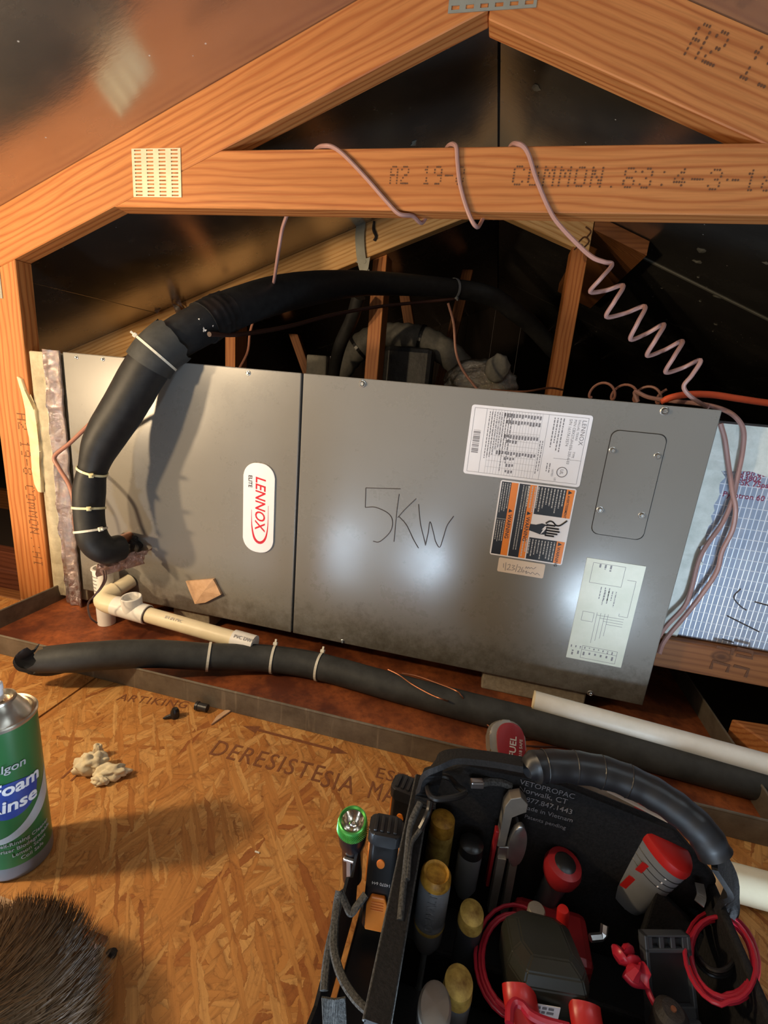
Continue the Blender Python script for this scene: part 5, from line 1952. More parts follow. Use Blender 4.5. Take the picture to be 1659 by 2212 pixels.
# ------------------------------------------------------------------ spray can
cbse = Vector((0.421, -0.523, DECK))
can = thing('spray_can', 'green foam cleaner spray can with white nozzle standing on the deck edge', 'spray can', cbse)
CR, CH = 0.0335, 0.202
m, nt, b = new_mat('can_label_paint')
v = coords(nt)
sxyz = nt.nodes.new('ShaderNodeSeparateXYZ')
nt.links.new(v, sxyz.inputs[0])
nz = noise_tex(nt, v, 12, 3)
c_ = mixc(nt, nz, (0.022, 0.115, 0.035), (0.035, 0.16, 0.05))
nt.links.new(c_, b.inputs['Base Color'])
b.inputs['Roughness'].default_value = 0.3
M['can_green'] = m
mt = Matrix.Translation(cbse)
bm = NB()
lathe(bm, [(0, 0.001), (CR - 0.004, 0.0), (CR - 0.0005, 0.002), (CR, 0.005), (CR, 0.020)], 48, mt)
obj('base_band', bm, M['plastic_grey'], can, smooth=True)
bm = NB()
lathe(bm, [(CR, 0.020), (CR, CH - 0.004)], 48, mt)
obj('body', bm, M['can_green'], can, smooth=True)
bm = NB()
lathe(bm, [(CR, CH - 0.004), (CR + 0.0012, CH - 0.003), (CR + 0.0014, CH), (CR, CH + 0.0015), (CR - 0.002, CH + 0.0005), (CR - 0.003, CH - 0.002), (CR - 0.006, CH), (0.0215, CH + 0.010), (0.0175, CH + 0.0165), (0.0165, CH + 0.0175)], 48, mt)
obj('shoulder', bm, M['tin'], can, smooth=True)
bm = NB()
lathe(bm, [(0.0160, CH + 0.0165), (0.0172, CH + 0.018), (0.0168, CH + 0.0205), (0.0150, CH + 0.0210), (0.0138, CH + 0.0190), (0.0125, CH + 0.0150), (0.006, CH + 0.0150), (0.0055, CH + 0.0185), (0.003, CH + 0.0185)], 36, mt)
obj('valve_cup', bm, M['tin'], can, smooth=True)
bm = NB()
lathe(bm, [(0.0, CH + 0.018), (0.0062, CH + 0.018), (0.0060, CH + 0.030), (0.0068, CH + 0.031), (0.0066, CH + 0.0375), (0.005, CH + 0.039), (0, CH + 0.0388)], 24, mt)
obj('nozzle', bm, M['white'], can, smooth=True)


def wrap_text(bm_t, z0, a_end, R, tilt=0.0):
    """Bend flat lettering round the can; its right end sits at angle a_end."""
    xm = max(vv.co.x for vv in bm_t.verts)
    for vv in bm_t.verts:
        x, y, d = vv.co
        a = a_end + (x - xm) / R
        rr = R + 0.0003 + d
        vv.co = cbse + Vector((rr * cos(a), rr * sin(a), z0 + y + tilt * (x - xm)))


# the face turned to the open deck: angle of the camera side
AF = math.atan2(CAM.y - cbse.y, CAM.x - cbse.x)
M['can_blue'] = plain('label_blue', (0.03, 0.06, 0.28), 0.35)
M['can_silver'] = plain('label_silver', (0.42, 0.43, 0.44), 0.35)


def can_patch(bm, a0, a1, z0f, z1f, R, n=24):
    lo, hi = [], []
    for k in range(n + 1):
        f = k / n
        a = a0 + (a1 - a0) * f
        lo.append(bm.verts.new(cbse + Vector((R * cos(a), R * sin(a), z0f(f)))))
        hi.append(bm.verts.new(cbse + Vector((R * cos(a), R * sin(a), z1f(f)))))
    for k in range(n):
        bm.faces.new((lo[k], lo[k + 1], hi[k + 1], hi[k]))


AE = AF + 0.76
bm = NB()
can_patch(bm, AE - 1.5, AE + 0.55, lambda f: 0.055 + 0.035 * f * f, lambda f: 0.062 + 0.062 * f * f, CR + 0.0002)
obj('silver_swoosh', bm, M['can_silver'], can)
bm = NB()
can_patch(bm, AE - 1.7, AE + 0.02, lambda f: 0.088 + 0.030 * (1 - sqrt(max(0, 1 - (2 * f - 1) ** 2))), lambda f: 0.135 - 0.012 * (1 - sqrt(max(0, 1 - (2 * f - 1) ** 2))), CR + 0.0005)
obj('blue_oval', bm, M['can_blue'], can)
for txt, s, z0, da, mat in (('Nu-Calgon', 0.0135, 0.150, -0.28, 'can_silver'), ('Evap Foam', 0.0215, 0.121, 0.10, 'white'), ('No Rinse', 0.0215, 0.099, -0.06, 'white')):
    t = text_bm(txt, s, 0.0003, bold=0.025 if s > 0.02 else 0.01, shear=0.12)
    wrap_text(t, z0, AE + da, CR + 0.0006)
    obj('lettering', t, M[mat], can, kind='stuff')
t = NB()
for txt, z0, da in (('Self-Rinsing Cleaner', 0.051, 0.24), ('Deodorizer Biodegradable', 0.043, 0.28), ('Lemon Scent', 0.035, 0.06), ('Coil Safe', 0.027, -0.06)):
    k = text_bm(txt, 0.0066, 0.0002)
    wrap_text(k, z0, AE + da, CR + 0.0003)
    join(t, k)
obj('small_lettering', t, M['can_silver'], can, kind='stuff')

# ------------------------------------------------------------------ tool bag
RIM = 0.12
BL, BR, BF, BB = 0.884, 1.176, -0.645, -0.428
bag = thing('tool_bag', 'open black tool bag with padded tube handle standing full of tools on the deck', 'tool bag', ((BL + BR) / 2, (BF + BB) / 2, DECK))


def wall(name, lo, hi, mat='fabric', bev=0.003):
    bm = NB()
    box(bm, lo, hi, bev)
    return obj(name, bm, M[mat], bag)


wall('bag_bottom', (BL - 0.05, BF, DECK + 0.0005), (BR, BB, DECK + 0.012), 'rubber')
wall('left_wall', (BL - 0.004, BF, DECK + 0.012), (BL + 0.004, BB, RIM))
wall('right_wall', (BR - 0.005, BF, DECK + 0.012), (BR + 0.003, BB, RIM - 0.025))
wall('front_wall', (BL, BF - 0.004, DECK + 0.012), (BR, BF + 0.004, RIM - 0.045))
wall('pocket_divider', (BL + 0.006, -0.585, DECK + 0.012), (BR - 0.007, -0.580, 0.012))
wall('pocket_divider', (BL + 0.006, -0.525, DECK + 0.012), (BR - 0.007, -0.520, 0.020))
# tall centre panel that carries the handle
bm = NB()
prism(bm, [(BL - 0.002, DECK + 0.012), (BR + 0.002, DECK + 0.012), (BR + 0.002, 0.10), (1.13, 0.145), (1.02, 0.165), (0.92, 0.160), (BL - 0.002, 0.135)], BB - 0.012, BB, 'xz', 0.003)
obj('centre_panel', bm, M['fabric'], bag)
YP = BB - 0.0128
bm = NB()
for txt, u, v, s in (('VETOPROPAC', 1122, 1693, 0.0085), ('Norwalk, CT', 1119, 1708, 0.0090), ('1.877.847.1443', 1122, 1727, 0.0085), ('Made in Vietnam', 1126, 1745, 0.0075), ('Patents pending', 1132, 1766, 0.0065)):
    join(bm, text_bm(txt, s, 0.0002, xz_mtx(PY(u, v, YP), -0.03)))
obj('print', bm, M['grey_print'], bag, kind='stuff')
# rim binding
bm = NB()
ribbon(bm, [Vector((BL, y, RIM)) for y in (BF, -0.56, -0.5, BB)], 0.017, 0.006, (0, 0, 1))
obj('rim_binding', bm, M['fabric'], bag)
bm = NB()
for dx in (-0.0088, 0.0088):
    tube(bm, [Vector((BL + dx, y, RIM + 0.001)) for y in (BF, -0.56, -0.5, BB)], 0.0013, 6)
obj('rim_piping', bm, M['webbing'], bag)
# outer pocket on the left
bm = NB()
prism(bm, [(-0.640, DECK + 0.012), (-0.640, 0.050), (-0.600, 0.030), (-0.560, 0.048), (-0.520, 0.070), (-0.500, 0.045), (-0.478, 0.070), (-0.470, DECK + 0.012)], 0.826, 0.829, 'yz')
obj('outer_pocket', bm, M['fabric'], bag)
bm = NB()
for pts, r in (([(733, 1925, .072), (727, 1960, .066), (722, 2010, .064), (722, 2055, .066), (738, 2110, .07), (770, 2160, .074), (815, 2200, .076), (850, 2225, .076)], 0.0042),
               ([(735, 1924, .072), (748, 1955, .066), (758, 1972, .063), (772, 1956, .067), (790, 1932, .072)], 0.0040),
               ([(724, 1990, .060), (712, 2040, .055), (704, 2090, .05), (700, 2140, .048)], 0.0040)):
    tube(bm, smooth_path([PZ(*p) for p in pts], 6), r, 8, flat=(r * 0.9, r * 0.45))
obj('pocket_webbing', bm, M['webbing'], bag)
bm = NB()
for k in range(14):
    p0 = PZ(697 + k * 3.6, 2158 - 2 * abs(k - 7) * 0.3, 0.056)
    p1 = PZ(700 + k * 3.6, 2212, 0.040)
    tube(bm, [p0, p1], 0.0011, 6)
obj('pocket_elastic', bm, M['webbing'], bag)
# handle
hp = [PZ(918, 1740, .125), PZ(925, 1700, .145), PZ(945, 1652, .172), PZ(985, 1634, .182), PZ(1060, 1640, .188), PZ(1130, 1652, .192)]
bm = NB()
ribbon(bm, smooth_path(hp, 6), 0.022, 0.006, (0, 0.3, 1))
obj('handle_strap', bm, M['fabric'], bag)
gp = smooth_path([PZ(1138, 1668, .190), PZ(1160, 1656, .192), PZ(1230, 1656, .194), PZ(1310, 1670, .194), PZ(1390, 1702, .190), PZ(1460, 1745, .184), PZ(1515, 1795, .174), PZ(1545, 1845, .160)], 7)
bm = NB()
n = len(gp)
rr = [0.006 + 0.009 * min(1, i / 6) if i < 6 else 0.0148 * (1 + 0.03 * sin(i * 1.3)) for i in range(n)]
tube(bm, gp, rr, 22)
obj('handle_grip', bm, M['rubber'], bag, smooth=True)
for i in (9, 15, 20, 25):
    bm = NB()
    a = gp[i]
    T = (gp[i + 1] - gp[i - 1]).normalized()
    lathe(bm, [(0.0150, -0.0007), (0.0157, 0.0), (0.0150, 0.0007)], 20, axis_mtx(a, T))
    obj('grip_ridge', bm, M['rubber'], bag)
bm = NB()
ribbon(bm, smooth_path([PZ(1540, 1835, .160), PZ(1562, 1870, .140), PZ(1575, 1905, .115), PZ(1570, 1950, .09), PZ(1560, 1990, .07)], 5), 0.034, 0.005, (0.4, -0.5, 1))
obj('strap_anchor', bm, M['fabric'], bag)
bm = NB()
prism(bm, [(1.120, 0.09), (1.172, 0.05), (1.180, 0.015), (1.12, 0.015)], BB - 0.03, BB - 0.022, 'xz', 0.002)
obj('side_flap', bm, M['fabric'], bag)
# glossy clips and cords hanging from the panel
bm = NB()
tube(bm, smooth_path([PZ(u, v, .150) for u, v in ((925, 1684), (945, 1676), (970, 1680), (988, 1698), (1005, 1712), (985, 1722), (955, 1726), (935, 1724), (925, 1708))], 6, True), 0.0030, 8, closed=True)
tube(bm, smooth_path([PZ(930, 1730, .148), PZ(926, 1750, .142), PZ(918, 1770, .138), PZ(908, 1790, .132)], 5), 0.0032, 8)
obj('clip', bm, M['plastic_black'], bag, smooth=True)
bm = NB()
c = PZ(1030, 1692, .150)
box(bm, (-0.007, -0.004, -0.004), (0.007, 0.004, 0.004), 0.0015, Matrix.Translation(c) @ Matrix.Rotation(0.3, 4, 'Z'))
obj('buckle', bm, M['tool_steel'], bag)
bm = NB()
tube(bm, smooth_path([PZ(1036, 1692, .150), PZ(1060, 1688, .150), PZ(1085, 1690, .152), PZ(1105, 1698, .15)], 5), 0.004, 8)
obj('cord_end', bm, M['webbing'], bag)
bm = NB()
tube(bm, smooth_path([PZ(908, 1735, .140), PZ(898, 1755, .136), PZ(888, 1780, .132), PZ(884, 1800, .130), PZ(880, 1840, .128), PZ(876, 1880, .126), PZ(870, 1930, .124), PZ(864, 1990, .122)], 6), [0.0036] * 12 + [0.0030] * 40, 10)
tube(bm, smooth_path([PZ(908, 1792, .132), PZ(898, 1806, .130), PZ(888, 1822, .129), PZ(884, 1850, .128), PZ(880, 1900, .126)], 6), 0.0024, 8)
obj('pull_cord', bm, M['webbing'], bag, smooth=True)


def stand(u, v, z, yaw=0.0, lean=(0.0, 0.0)):
    """Frame of a tool standing in the bag: origin at its top end, local z up along the tool, local -y to the open side."""
    p = PZ(u, v, z)
    return Matrix.Translation(p) @ Matrix.Rotation(yaw, 4, 'Z') @ Matrix.Rotation(lean[0], 4, 'X') @ Matrix.Rotation(lean[1], 4, 'Y'), p


def tool(name, label, cat, mt, length):
    b = mt @ Vector((0, 0, -length))
    return thing(name, label, cat, b)


# flashlight
mt, p = stand(762, 1772, 0.098, 0.0, (0.22, 0.0))
t = tool('flashlight', 'black flashlight with green bezel ring in the outer pocket of the tool bag', 'flashlight', mt, 0.11)
bm = NB()
lathe(bm, [(0.0118, 0.0), (0.0135, 0.0015), (0.0147, 0.001), (0.0150, -0.001), (0.0150, -0.014), (0.0146, -0.016), (0.012, -0.016), (0.0118, -0.003), (0.0118, 0.0)], 40, mt)
for k in range(60):
    a = 2 * pi * k / 60
    box(bm, (-0.0003, -0.0003, -0.014), (0.0003, 0.0003, -0.002), 0, mt @ Matrix.Rotation(a, 4, 'Z') @ Matrix.Translation((0.0150, 0, 0)) @ Matrix.Rotation(0.5, 4, 'X'))
obj('bezel', bm, M['bezel'], t, smooth=True)
bm = NB()
lathe(bm, [(0.0119, -0.0015), (0.0095, -0.006), (0.006, -0.011), (0.0025, -0.0135), (0.0, -0.0135)], 36, mt)
obj('reflector', bm, M['reflector'], t, smooth=True)
bm = NB()
lathe(bm, [(0.0150, -0.0155), (0.0155, -0.022), (0.0145, -0.036), (0.0118, -0.046), (0.0112, -0.110), (0.0, -0.110)], 32, mt)
obj('barrel', bm, M['anodised'], t, smooth=True)
bm = NB()
box(bm, (-0.006, -0.0150, -0.052), (0.006, -0.0115, -0.047), 0.001, mt)
box(bm, (-0.0025, -0.0145, -0.085), (0.0025, -0.0125, -0.05), 0.0008, mt)
obj('pocket_clip', bm, M['steel'], t)


def probe(u, v, z, yaw, lab, lean=(0, 0), extra=True):
    mt, p = stand(u, v, z, yaw, lean)
    t = tool('probe_thermometer', lab, 'thermometer', mt, 0.13)
    bm = NB()
    mt = mt @ Matrix.Diagonal((1.2, 1.0, 1.18, 1))
    plate(bm, rrect(0.0245, 0.021, 0.005), -0.110, -0.004, mt, 0.001)
    obj('body', bm, M['plastic_black'], t, smooth=True)
    bm = NB()
    plate(bm, rrect(0.0285, 0.025, 0.006), -0.012, 0.0, mt, 0.0015)
    for k in range(4):
        box(bm, (-0.010 + 0.0055 * k, -0.009, -0.001), (-0.007 + 0.0055 * k, 0.009, 0.0022), 0.0006, mt)
    obj('end_cap', bm, M['rubber'], t, smooth=True)
    bm = NB()
    for s in (-1, 1):
        box(bm, (s * 0.0125 - 0.0008, -0.006, -0.060), (s * 0.0125 + 0.0008, 0.006, -0.014), 0.0005, mt)
    obj('side_stripe', bm, M['plastic_orange'], t)
    bm = NB()
    lathe(bm, [(0.0036, 0.0), (0.0034, 0.0010), (0.0, 0.0014)], 20, mt @ Matrix.Translation((-0.001, -0.0105, -0.032)) @ Matrix.Rotation(pi / 2, 4, 'X') @ Matrix.Diagonal((1, 1.35, 1, 1)))
    obj('button', bm, M['plastic_orange'], t, smooth=True)
    if extra:
        bm = NB()
        fm = mt @ Matrix.Translation((0.0, -0.0105, -0.085)) @ Matrix.Rotation(pi / 2, 4, 'X')
        prism_pts = [(-0.0090, -0.021), (0.0090, -0.021), (0.0095, 0.008), (0.0060, 0.019), (-0.0060, 0.019), (-0.0095, 0.008)]
        plate(bm, prism_pts, 0.0, 0.0042, fm, 0.0012)
        for k in range(4):
            box(bm, (-0.0055, 0.004 + 0.003 * k, 0.004), (0.0055, 0.0052 + 0.003 * k, 0.0050), 0.0003, fm)
        obj('slider', bm, M['plastic_orange'], t)
        bm = text_bm('14070 644', 0.0048, 0.0001, mt @ Matrix.Translation((0.0095, -0.0107, -0.053)) @ Matrix.Rotation(pi / 2, 4, 'X') @ Matrix.Rotation(pi, 4, 'Z'), xs=0.8)
        obj('serial_print', bm, M['pale_print'], t)
    return t


probe(835, 1783, 0.108, 0.10, 'black probe thermometer with large orange slider beside the green flashlight')
probe(880, 1695, 0.098, -0.15, 'black probe thermometer at the back of the bag side pocket, amber button showing', extra=False)


def handle_tool(name, lab, cat, u, v, z, prof, mats, yaw=0.0, lean=(0, 0), sx=1.0, sy=1.0, length=0.12, seg=28, k=1.0):
    """Screwdriver-like tool: list of (part name, material, profile) stacked down the axis."""
    mt, p = stand(u, v, z, yaw or 0.0, lean)
    t = tool(name, lab, cat, mt, length)
    sx, sy = sx * k, sy * k
    for pn, mat, pr in prof:
        bm = NB()
        lathe(bm, pr, seg, mt, sx, sy)
        obj(pn, bm, M[mat], t, smooth=True)
    return t, mt


handle_tool('screwdriver', 'screwdriver with long grimy yellow handle behind the grey lettered screwdriver', 'screwdriver', 958, 1762, 0.108,
            [('end_cap', 'plastic_amber', [(0, 0.0), (0.006, -0.0006), (0.0095, -0.004), (0.0100, -0.018)]), ('grip', 'plastic_yellow', [(0.0100, -0.018), (0.0100, -0.085), (0.007, -0.092), (0.0, -0.092)]), ('shank', 'steel', [(0.0032, -0.09), (0.0032, -0.150), (0, -0.150)])], None, length=0.15, k=1.32)
t, mt = handle_tool('screwdriver', 'grey screwdriver with amber end and raised lettering at the left of the main pocket', 'screwdriver', 943, 1883, 0.112,
                    [('end_cap', 'plastic_amber', [(0, -0.0035), (0.0065, -0.0035), (0.0072, -0.001), (0.0088, 0.0), (0.0105, -0.003), (0.0108, -0.009)]),
                     ('grip', 'plastic_grey', [(0.0104, -0.009), (0.0108, -0.010), (0.0104, -0.0115), (0.0110, -0.013), (0.0110, -0.050), (0.0105, -0.052), (0.0110, -0.054), (0.0110, -0.057), (0.0105, -0.080), (0.0070, -0.092), (0, -0.092)]),
                     ('band', 'plastic_yellow', [(0.0111, -0.0575), (0.0113, -0.060), (0.0108, -0.0625)]), ('shank', 'steel', [(0.0032, -0.09), (0.0032, -0.150), (0, -0.150)])], None, length=0.15, k=1.32)
bm = text_bm('DEWALT', 0.0112, 0.0006, bold=0.01, align='CENTER')
for v in bm.verts:
    x, y, d = v.co
    a = -pi / 2 + 0.05 + (-(y - 0.003)) / 0.0148
    rr = 0.0145 + d
    v.co = mt @ Vector((rr * cos(a), rr * sin(a), -0.032 + x))
obj('raised_lettering', bm, M['plastic_grey'], t)
handle_tool('screwdriver', 'screwdriver with pointed yellow handle end in the middle row of the bag', 'screwdriver', 1021, 1962, 0.085,
            [('end_cap', 'plastic_yellow', [(0, 0.0), (0.004, -0.0012), (0.0078, -0.005), (0.0085, -0.016)]), ('grip', 'plastic_dark', [(0.0085, -0.016), (0.0080, -0.070), (0, -0.074)])], None, length=0.11, sx=1.0, sy=1.15, k=1.38)
handle_tool('screwdriver', 'screwdriver with pointed yellow handle end next to the round grey disc', 'screwdriver', 993, 2112, 0.085,
            [('end_cap', 'plastic_yellow', [(0, 0.0), (0.004, -0.0012), (0.0082, -0.005), (0.0088, -0.016)]), ('grip', 'plastic_grey', [(0.0088, -0.016), (0.0080, -0.070), (0, -0.074)])], None, length=0.11, sx=1.0, sy=1.15, k=1.38)
handle_tool('screwdriver', 'dark round screwdriver handle standing in shade beside the yellow handle', 'screwdriver', 1020, 1815, 0.088,
            [('end_cap', 'plastic_black', [(0, 0.0), (0.009, -0.001), (0.0125, -0.004), (0.0128, -0.014)]), ('grip', 'plastic_grey', [(0.0126, -0.014), (0.0122, -0.06), (0.006, -0.075), (0, -0.075)])], None, length=0.12)
t, mt = handle_tool('hammer', 'tool with flat round grey face turned up at the front of the bag', 'hammer', 940, 2170, 0.098,
                    [('face', 'bare_steel', [(0, 0.0), (0.0105, -0.0004), (0.0122, -0.002), (0.0126, -0.005)]), ('neck', 'tool_steel', [(0.0126, -0.005), (0.0120, -0.02), (0.0085, -0.03), (0.0085, -0.08), (0, -0.08)])], None, length=0.1, sx=1.0, sy=1.35)
t, mt = handle_tool('nut_driver', 'red round handle with black oval end cap in the back of the bag', 'nut driver', 1222, 1862, 0.092,
                    [('end_cap', 'plastic_black', [(0, 0.0006), (0.008, 0.0), (0.0105, -0.0012)]), ('collar', 'plastic_darkred', [(0.0105, -0.0012), (0.0165, -0.003), (0.0185, -0.010), (0.0170, -0.020), (0.012, -0.030)]), ('grip', 'plastic_dark', [(0.012, -0.030), (0.010, -0.080), (0, -0.080)])], None, length=0.11, lean=(0.15, 0.1))
# big red and grey torch-like handle
mt, p = stand(1437, 1802, 0.132, 0.40, (0.24, 0.16))
t = tool('cordless_battery', 'large grey oval battery with red end cap and three black lines leaning in the bag', 'battery', mt, 0.13)
SXA, SYA = 0.0215, 0.0345
bm = NB()
lathe(bm, [(0, 0.0015), (0.80, 0.001), (0.95, -0.0015), (1.0, -0.006), (1.0, -0.010)], 40, mt @ Matrix.Diagonal((1, 1, 1, 1)), SXA, SYA)
obj('end_cap', bm, M['plastic_red'], t, smooth=True)
bm = NB()
lathe(bm, [(0.985, -0.010), (0.985, -0.075), (0.90, -0.090), (0.70, -0.094), (0.68, -0.13), (0, -0.13)], 40, mt, SXA, SYA)
obj('casing', bm, M['plastic_grey'], t, smooth=True)
bm = NB()
for zz in (-0.019, -0.027, -0.035):
    lathe(bm, [(0.985, zz - 0.0006), (1.005, zz), (0.985, zz + 0.0006)], 40, mt, SXA, SYA)
obj('groove_line', bm, M['black'], t)
bm = NB()
for zz, hh in ((-0.030, 0.008), (-0.058, 0.011)):
    prism_pts = [(-0.006, -hh), (0.006, -hh * 0.7), (0.006, hh), (-0.006, hh * 0.7)]
    plate(bm, prism_pts, 0, 0.0012, mt @ Matrix.Translation((-0.0172, -0.0165, zz)) @ Matrix.Rotation(-0.75, 4, 'Z') @ Matrix.Rotation(pi / 2, 4, 'X'))
obj('red_panel', bm, M['plastic_red'], t)
bm = NB()
for k, zz in enumerate((-0.020, -0.027, -0.034)):
    lathe(bm, [(0, 0.0012), (0.0012, 0.0008), (0.0014, 0)], 8, mt @ Matrix.Translation((-0.0098, -0.0292, zz)) @ Matrix.Rotation(pi / 2, 4, 'X'))
obj('indicator', bm, M['white'], t)

# wrench
yaw = 0.15
mt, p = stand(1118, 1718, 0.150, yaw)
t = tool('slip_joint_wrench', 'worn steel wrench with a shiny knurled wheel standing in the bag centre', 'wrench', mt, 0.15)


def flat(bm, pts, y0, y1, bev=0.0008):
    b2 = NB()
    prism(b2, pts, y0, y1, 'xz', bev)
    bmesh.ops.transform(b2, matrix=mt, verts=b2.verts)
    join(bm, b2)


bm = NB()
flat(bm, [(-0.008, 0.0), (0.002, 0.004), (0.010, -0.004), (0.010, -0.014), (0.004, -0.016), (-0.004, -0.022), (-0.004, -0.060), (-0.012, -0.062), (-0.012, -0.010)], -0.006, 0.006)
obj('fixed_jaw', bm, M['bare_steel'], t)
bm = NB()
flat(bm, [(0.003, -0.030), (0.006, -0.030), (0.006, -0.075), (0.003, -0.075)], -0.004, 0.004)
flat(bm, [(-0.010, -0.062), (0.003, -0.060), (0.003, -0.076), (-0.010, -0.076)], -0.006, 0.006)
obj('slide', bm, M['tool_steel'], t)
bm = NB()
wv = [(0.006 + 0.0085 * cos(a), -0.052 + 0.0265 * sin(a)) for a in [2 * pi * k / 28 for k in range(28)]]
flat(bm, wv, -0.012, -0.0055, 0.0014)
obj('wheel', bm, M['tool_steel'], t, smooth=True)
bm = NB()
flat(bm, [(-0.010, -0.074), (-0.001, -0.074), (-0.0015, -0.15), (-0.0095, -0.15)], -0.0085, -0.0005)
obj('leg', bm, M['bare_steel'], t)
bm = NB()
flat(bm, [(0.003, -0.070), (0.011, -0.070), (0.012, -0.15), (0.0045, -0.15)], -0.0085, -0.0005)
obj('leg', bm, M['bare_steel'], t)
bm = NB()
flat(bm, [(-0.0155, -0.045), (-0.012, -0.045), (-0.012, -0.12), (-0.0155, -0.12)], -0.004, 0.004)
obj('red_sleeve', bm, M['plastic_darkred'], t)

handle_tool('tube_cap', 'short dull grey round plug beside the wrench legs', 'plug', 1160, 1962, 0.078, [('cap', 'bare_steel', [(0, 0.0), (0.007, -0.0005), (0.008, -0.002), (0.008, -0.07), (0, -0.07)])], None, length=0.09)
handle_tool('probe_tip', 'small bright red probe tip standing behind the dark faceted clamp', 'probe', 1217, 1962, 0.085, [('grip', 'plastic_red', [(0, 0.0), (0.0045, -0.0008), (0.0055, -0.003), (0.0060, -0.05), (0, -0.05)])], None, length=0.08, lean=(0, -0.12))
# hex key
bm = NB()
tube(bm, [PZ(1306, 1998, .06), PZ(1304, 2018, .055), PZ(1298, 2024, .054), PZ(1275, 2026, .054)], 0.0035, 6)
tag(obj('hex_key', bm, M['tool_steel']), 'short bent grey hex key between the clamp and the leaning battery', 'hex key')

# dark faceted clamp with red handles
mt, p = stand(1172, 2012, 0.098, 0.22, (-0.20, 0.0))
mt = mt @ Matrix.Diagonal((1.14, 1.14, 1.14, 1))
t = tool('clamp_tester', 'dark faceted clamp body with white sticker and red handles at the front of the bag', 'clamp', mt, 0.12)
bm = NB()
lo = [(-0.022, -0.030), (0.020, -0.034), (0.026, -0.026), (0.026, 0.010), (0.018, 0.018), (-0.010, 0.024), (-0.026, 0.016), (-0.029, -0.014)]
rings = []
for sc, zz in ((0.62, 0.0), (0.90, -0.004), (1.0, -0.012), (1.0, -0.030), (0.84, -0.052), (0.80, -0.10)):
    rings.append([bm.verts.new(mt @ Vector((x * sc, y * sc, zz))) for x, y in lo])
for a, b in zip(rings[:-1], rings[1:]):
    for k in range(8):
        bm.faces.new((a[k], a[(k + 1) % 8], b[(k + 1) % 8], b[k]))
bm.faces.new(rings[0])
bm.faces.new(rings[-1][::-1])
bmesh.ops.bevel(bm, geom=list(bm.edges), offset=0.0012, segments=2, affect='EDGES')
obj('housing', bm, M['plastic_green'], t)
bm = NB()
fm = mt @ Matrix.Translation((-0.006, -0.0335, -0.024)) @ Matrix.Rotation(pi / 2, 4, 'X') @ Matrix.Rotation(-0.10, 4, 'Z')
plate(bm, [(-0.0085, -0.004), (0.0085, -0.004), (0.0085, 0.004), (-0.0085, 0.004)], 0, 0.0006, fm)
obj('sticker', bm, M['white'], t)
bm = NB()
text_rows(bm, -0.007, 0.007, 0.003, 2, 0.003, 0.0018, 0.0008, fm, 31, (0.8, 1), 0.004)
obj('sticker_print', bm, M['grey_print'], t)
for u, v, lab, rr in ((1120, 2130, 1, 0.0115), (1262, 2170, 1, 0.0105)):
    bm = NB()
    q = [PZ(u, v, 0.085), PZ(u + 3, v + 25, 0.083), PZ(u + 10, v + 65, 0.078), PZ(u + 18, v + 120, 0.072)]
    tube(bm, smooth_path(q, 5), [rr * 0.6, rr * 0.9] + [rr] * 30, 18, flat=(rr * 1.15, rr * 0.8))
    obj('handle', bm, M['plastic_red'], t, smooth=True)
bm = NB()
tube(bm, smooth_path([PZ(u, v, 0.088) for u, v in ((1100, 2212), (1102, 2180), (1112, 2166), (1128, 2172), (1146, 2192), (1180, 2208), (1230, 2222))], 6), 0.0034, 8)
obj('handle_trim', bm, M['red_lead'], t, smooth=True)


def coil(name, lab, cu, cv, z, ru, rv, turns, mat, r=0.0022, rot=0.0, a0=0.0, a1=None):
    pts = []
    n = int(turns * 26)
    for k in range(n + 1):
        a = a0 + 2 * pi * k / 26
        s = 1 + 0.10 * sin(1.7 * k / 26 + 0.6) - 0.05 * (k / 26 % 2)
        du, dv = ru * s * cos(a), rv * s * sin(a)
        uu = cu + du * cos(rot) - dv * sin(rot)
        vv = cv + du * sin(rot) + dv * cos(rot)
        pts.append(PZ(uu, vv, z + 0.0045 * (k / 26) + 0.006 * sin(a * 1.0 + k * 0.01)))
    bm = NB()
    tube(bm, pts, r, 8)
    o = obj(name, bm, M[mat], smooth=True)
    return tag(o, lab, 'test lead')


coil('test_lead', 'red test lead looped round the dark faceted clamp', 1118, 2080, 0.055, 84, 118, 3.2, 'red_lead', 0.0018, -0.15, 1.2)
coil('test_lead', 'coiled red test lead hanging at the right end of the bag', 1560, 2070, 0.072, 72, 96, 4.3, 'red_lead', 0.0018, -0.3, 2.0)
coil('test_lead', 'black test lead bundled inside the red lead coil at the right end', 1545, 2045, 0.066, 46, 60, 2.4, 'plastic_black', 0.0020, -0.3, 0.5)

# black holster with three vent holes
mt, p = stand(1432, 2012, 0.092, 0.28, (-0.55, 0.0))
t = tool('meter_holster', 'black rectangular meter holster with three small cut-outs along its top edge', 'holster', mt, 0.07)
bm = NB()
W_, H_ = 0.042, 0.060
for a in ((-W_ / 2, -H_, -W_ / 2 + 0.0035, 0), (W_ / 2 - 0.0035, -H_, W_ / 2, 0), (-W_ / 2, -H_, W_ / 2, -H_ + 0.010), (-W_ / 2, -0.0018, W_ / 2, 0.0), (-W_ / 2, -0.013, W_ / 2, -0.0095)):
    box(bm, (a[0], -0.006, a[1]), (a[2], 0.004, a[3]), 0.0008, mt)
for k in range(4):
    x = -0.016 + 0.0105 * k
    box(bm, (x - 0.0022, -0.0055, -0.010), (x + 0.0022, 0.003, -0.001), 0.0006, mt)
obj('frame', bm, M['plastic_dark'], t)
bm = NB()
box(bm, (-W_ / 2 + 0.003, -0.0015, -H_ + 0.004), (W_ / 2 - 0.003, 0.002, -0.004), 0.0005, mt)
obj('back_plate', bm, M['rubber'], t)
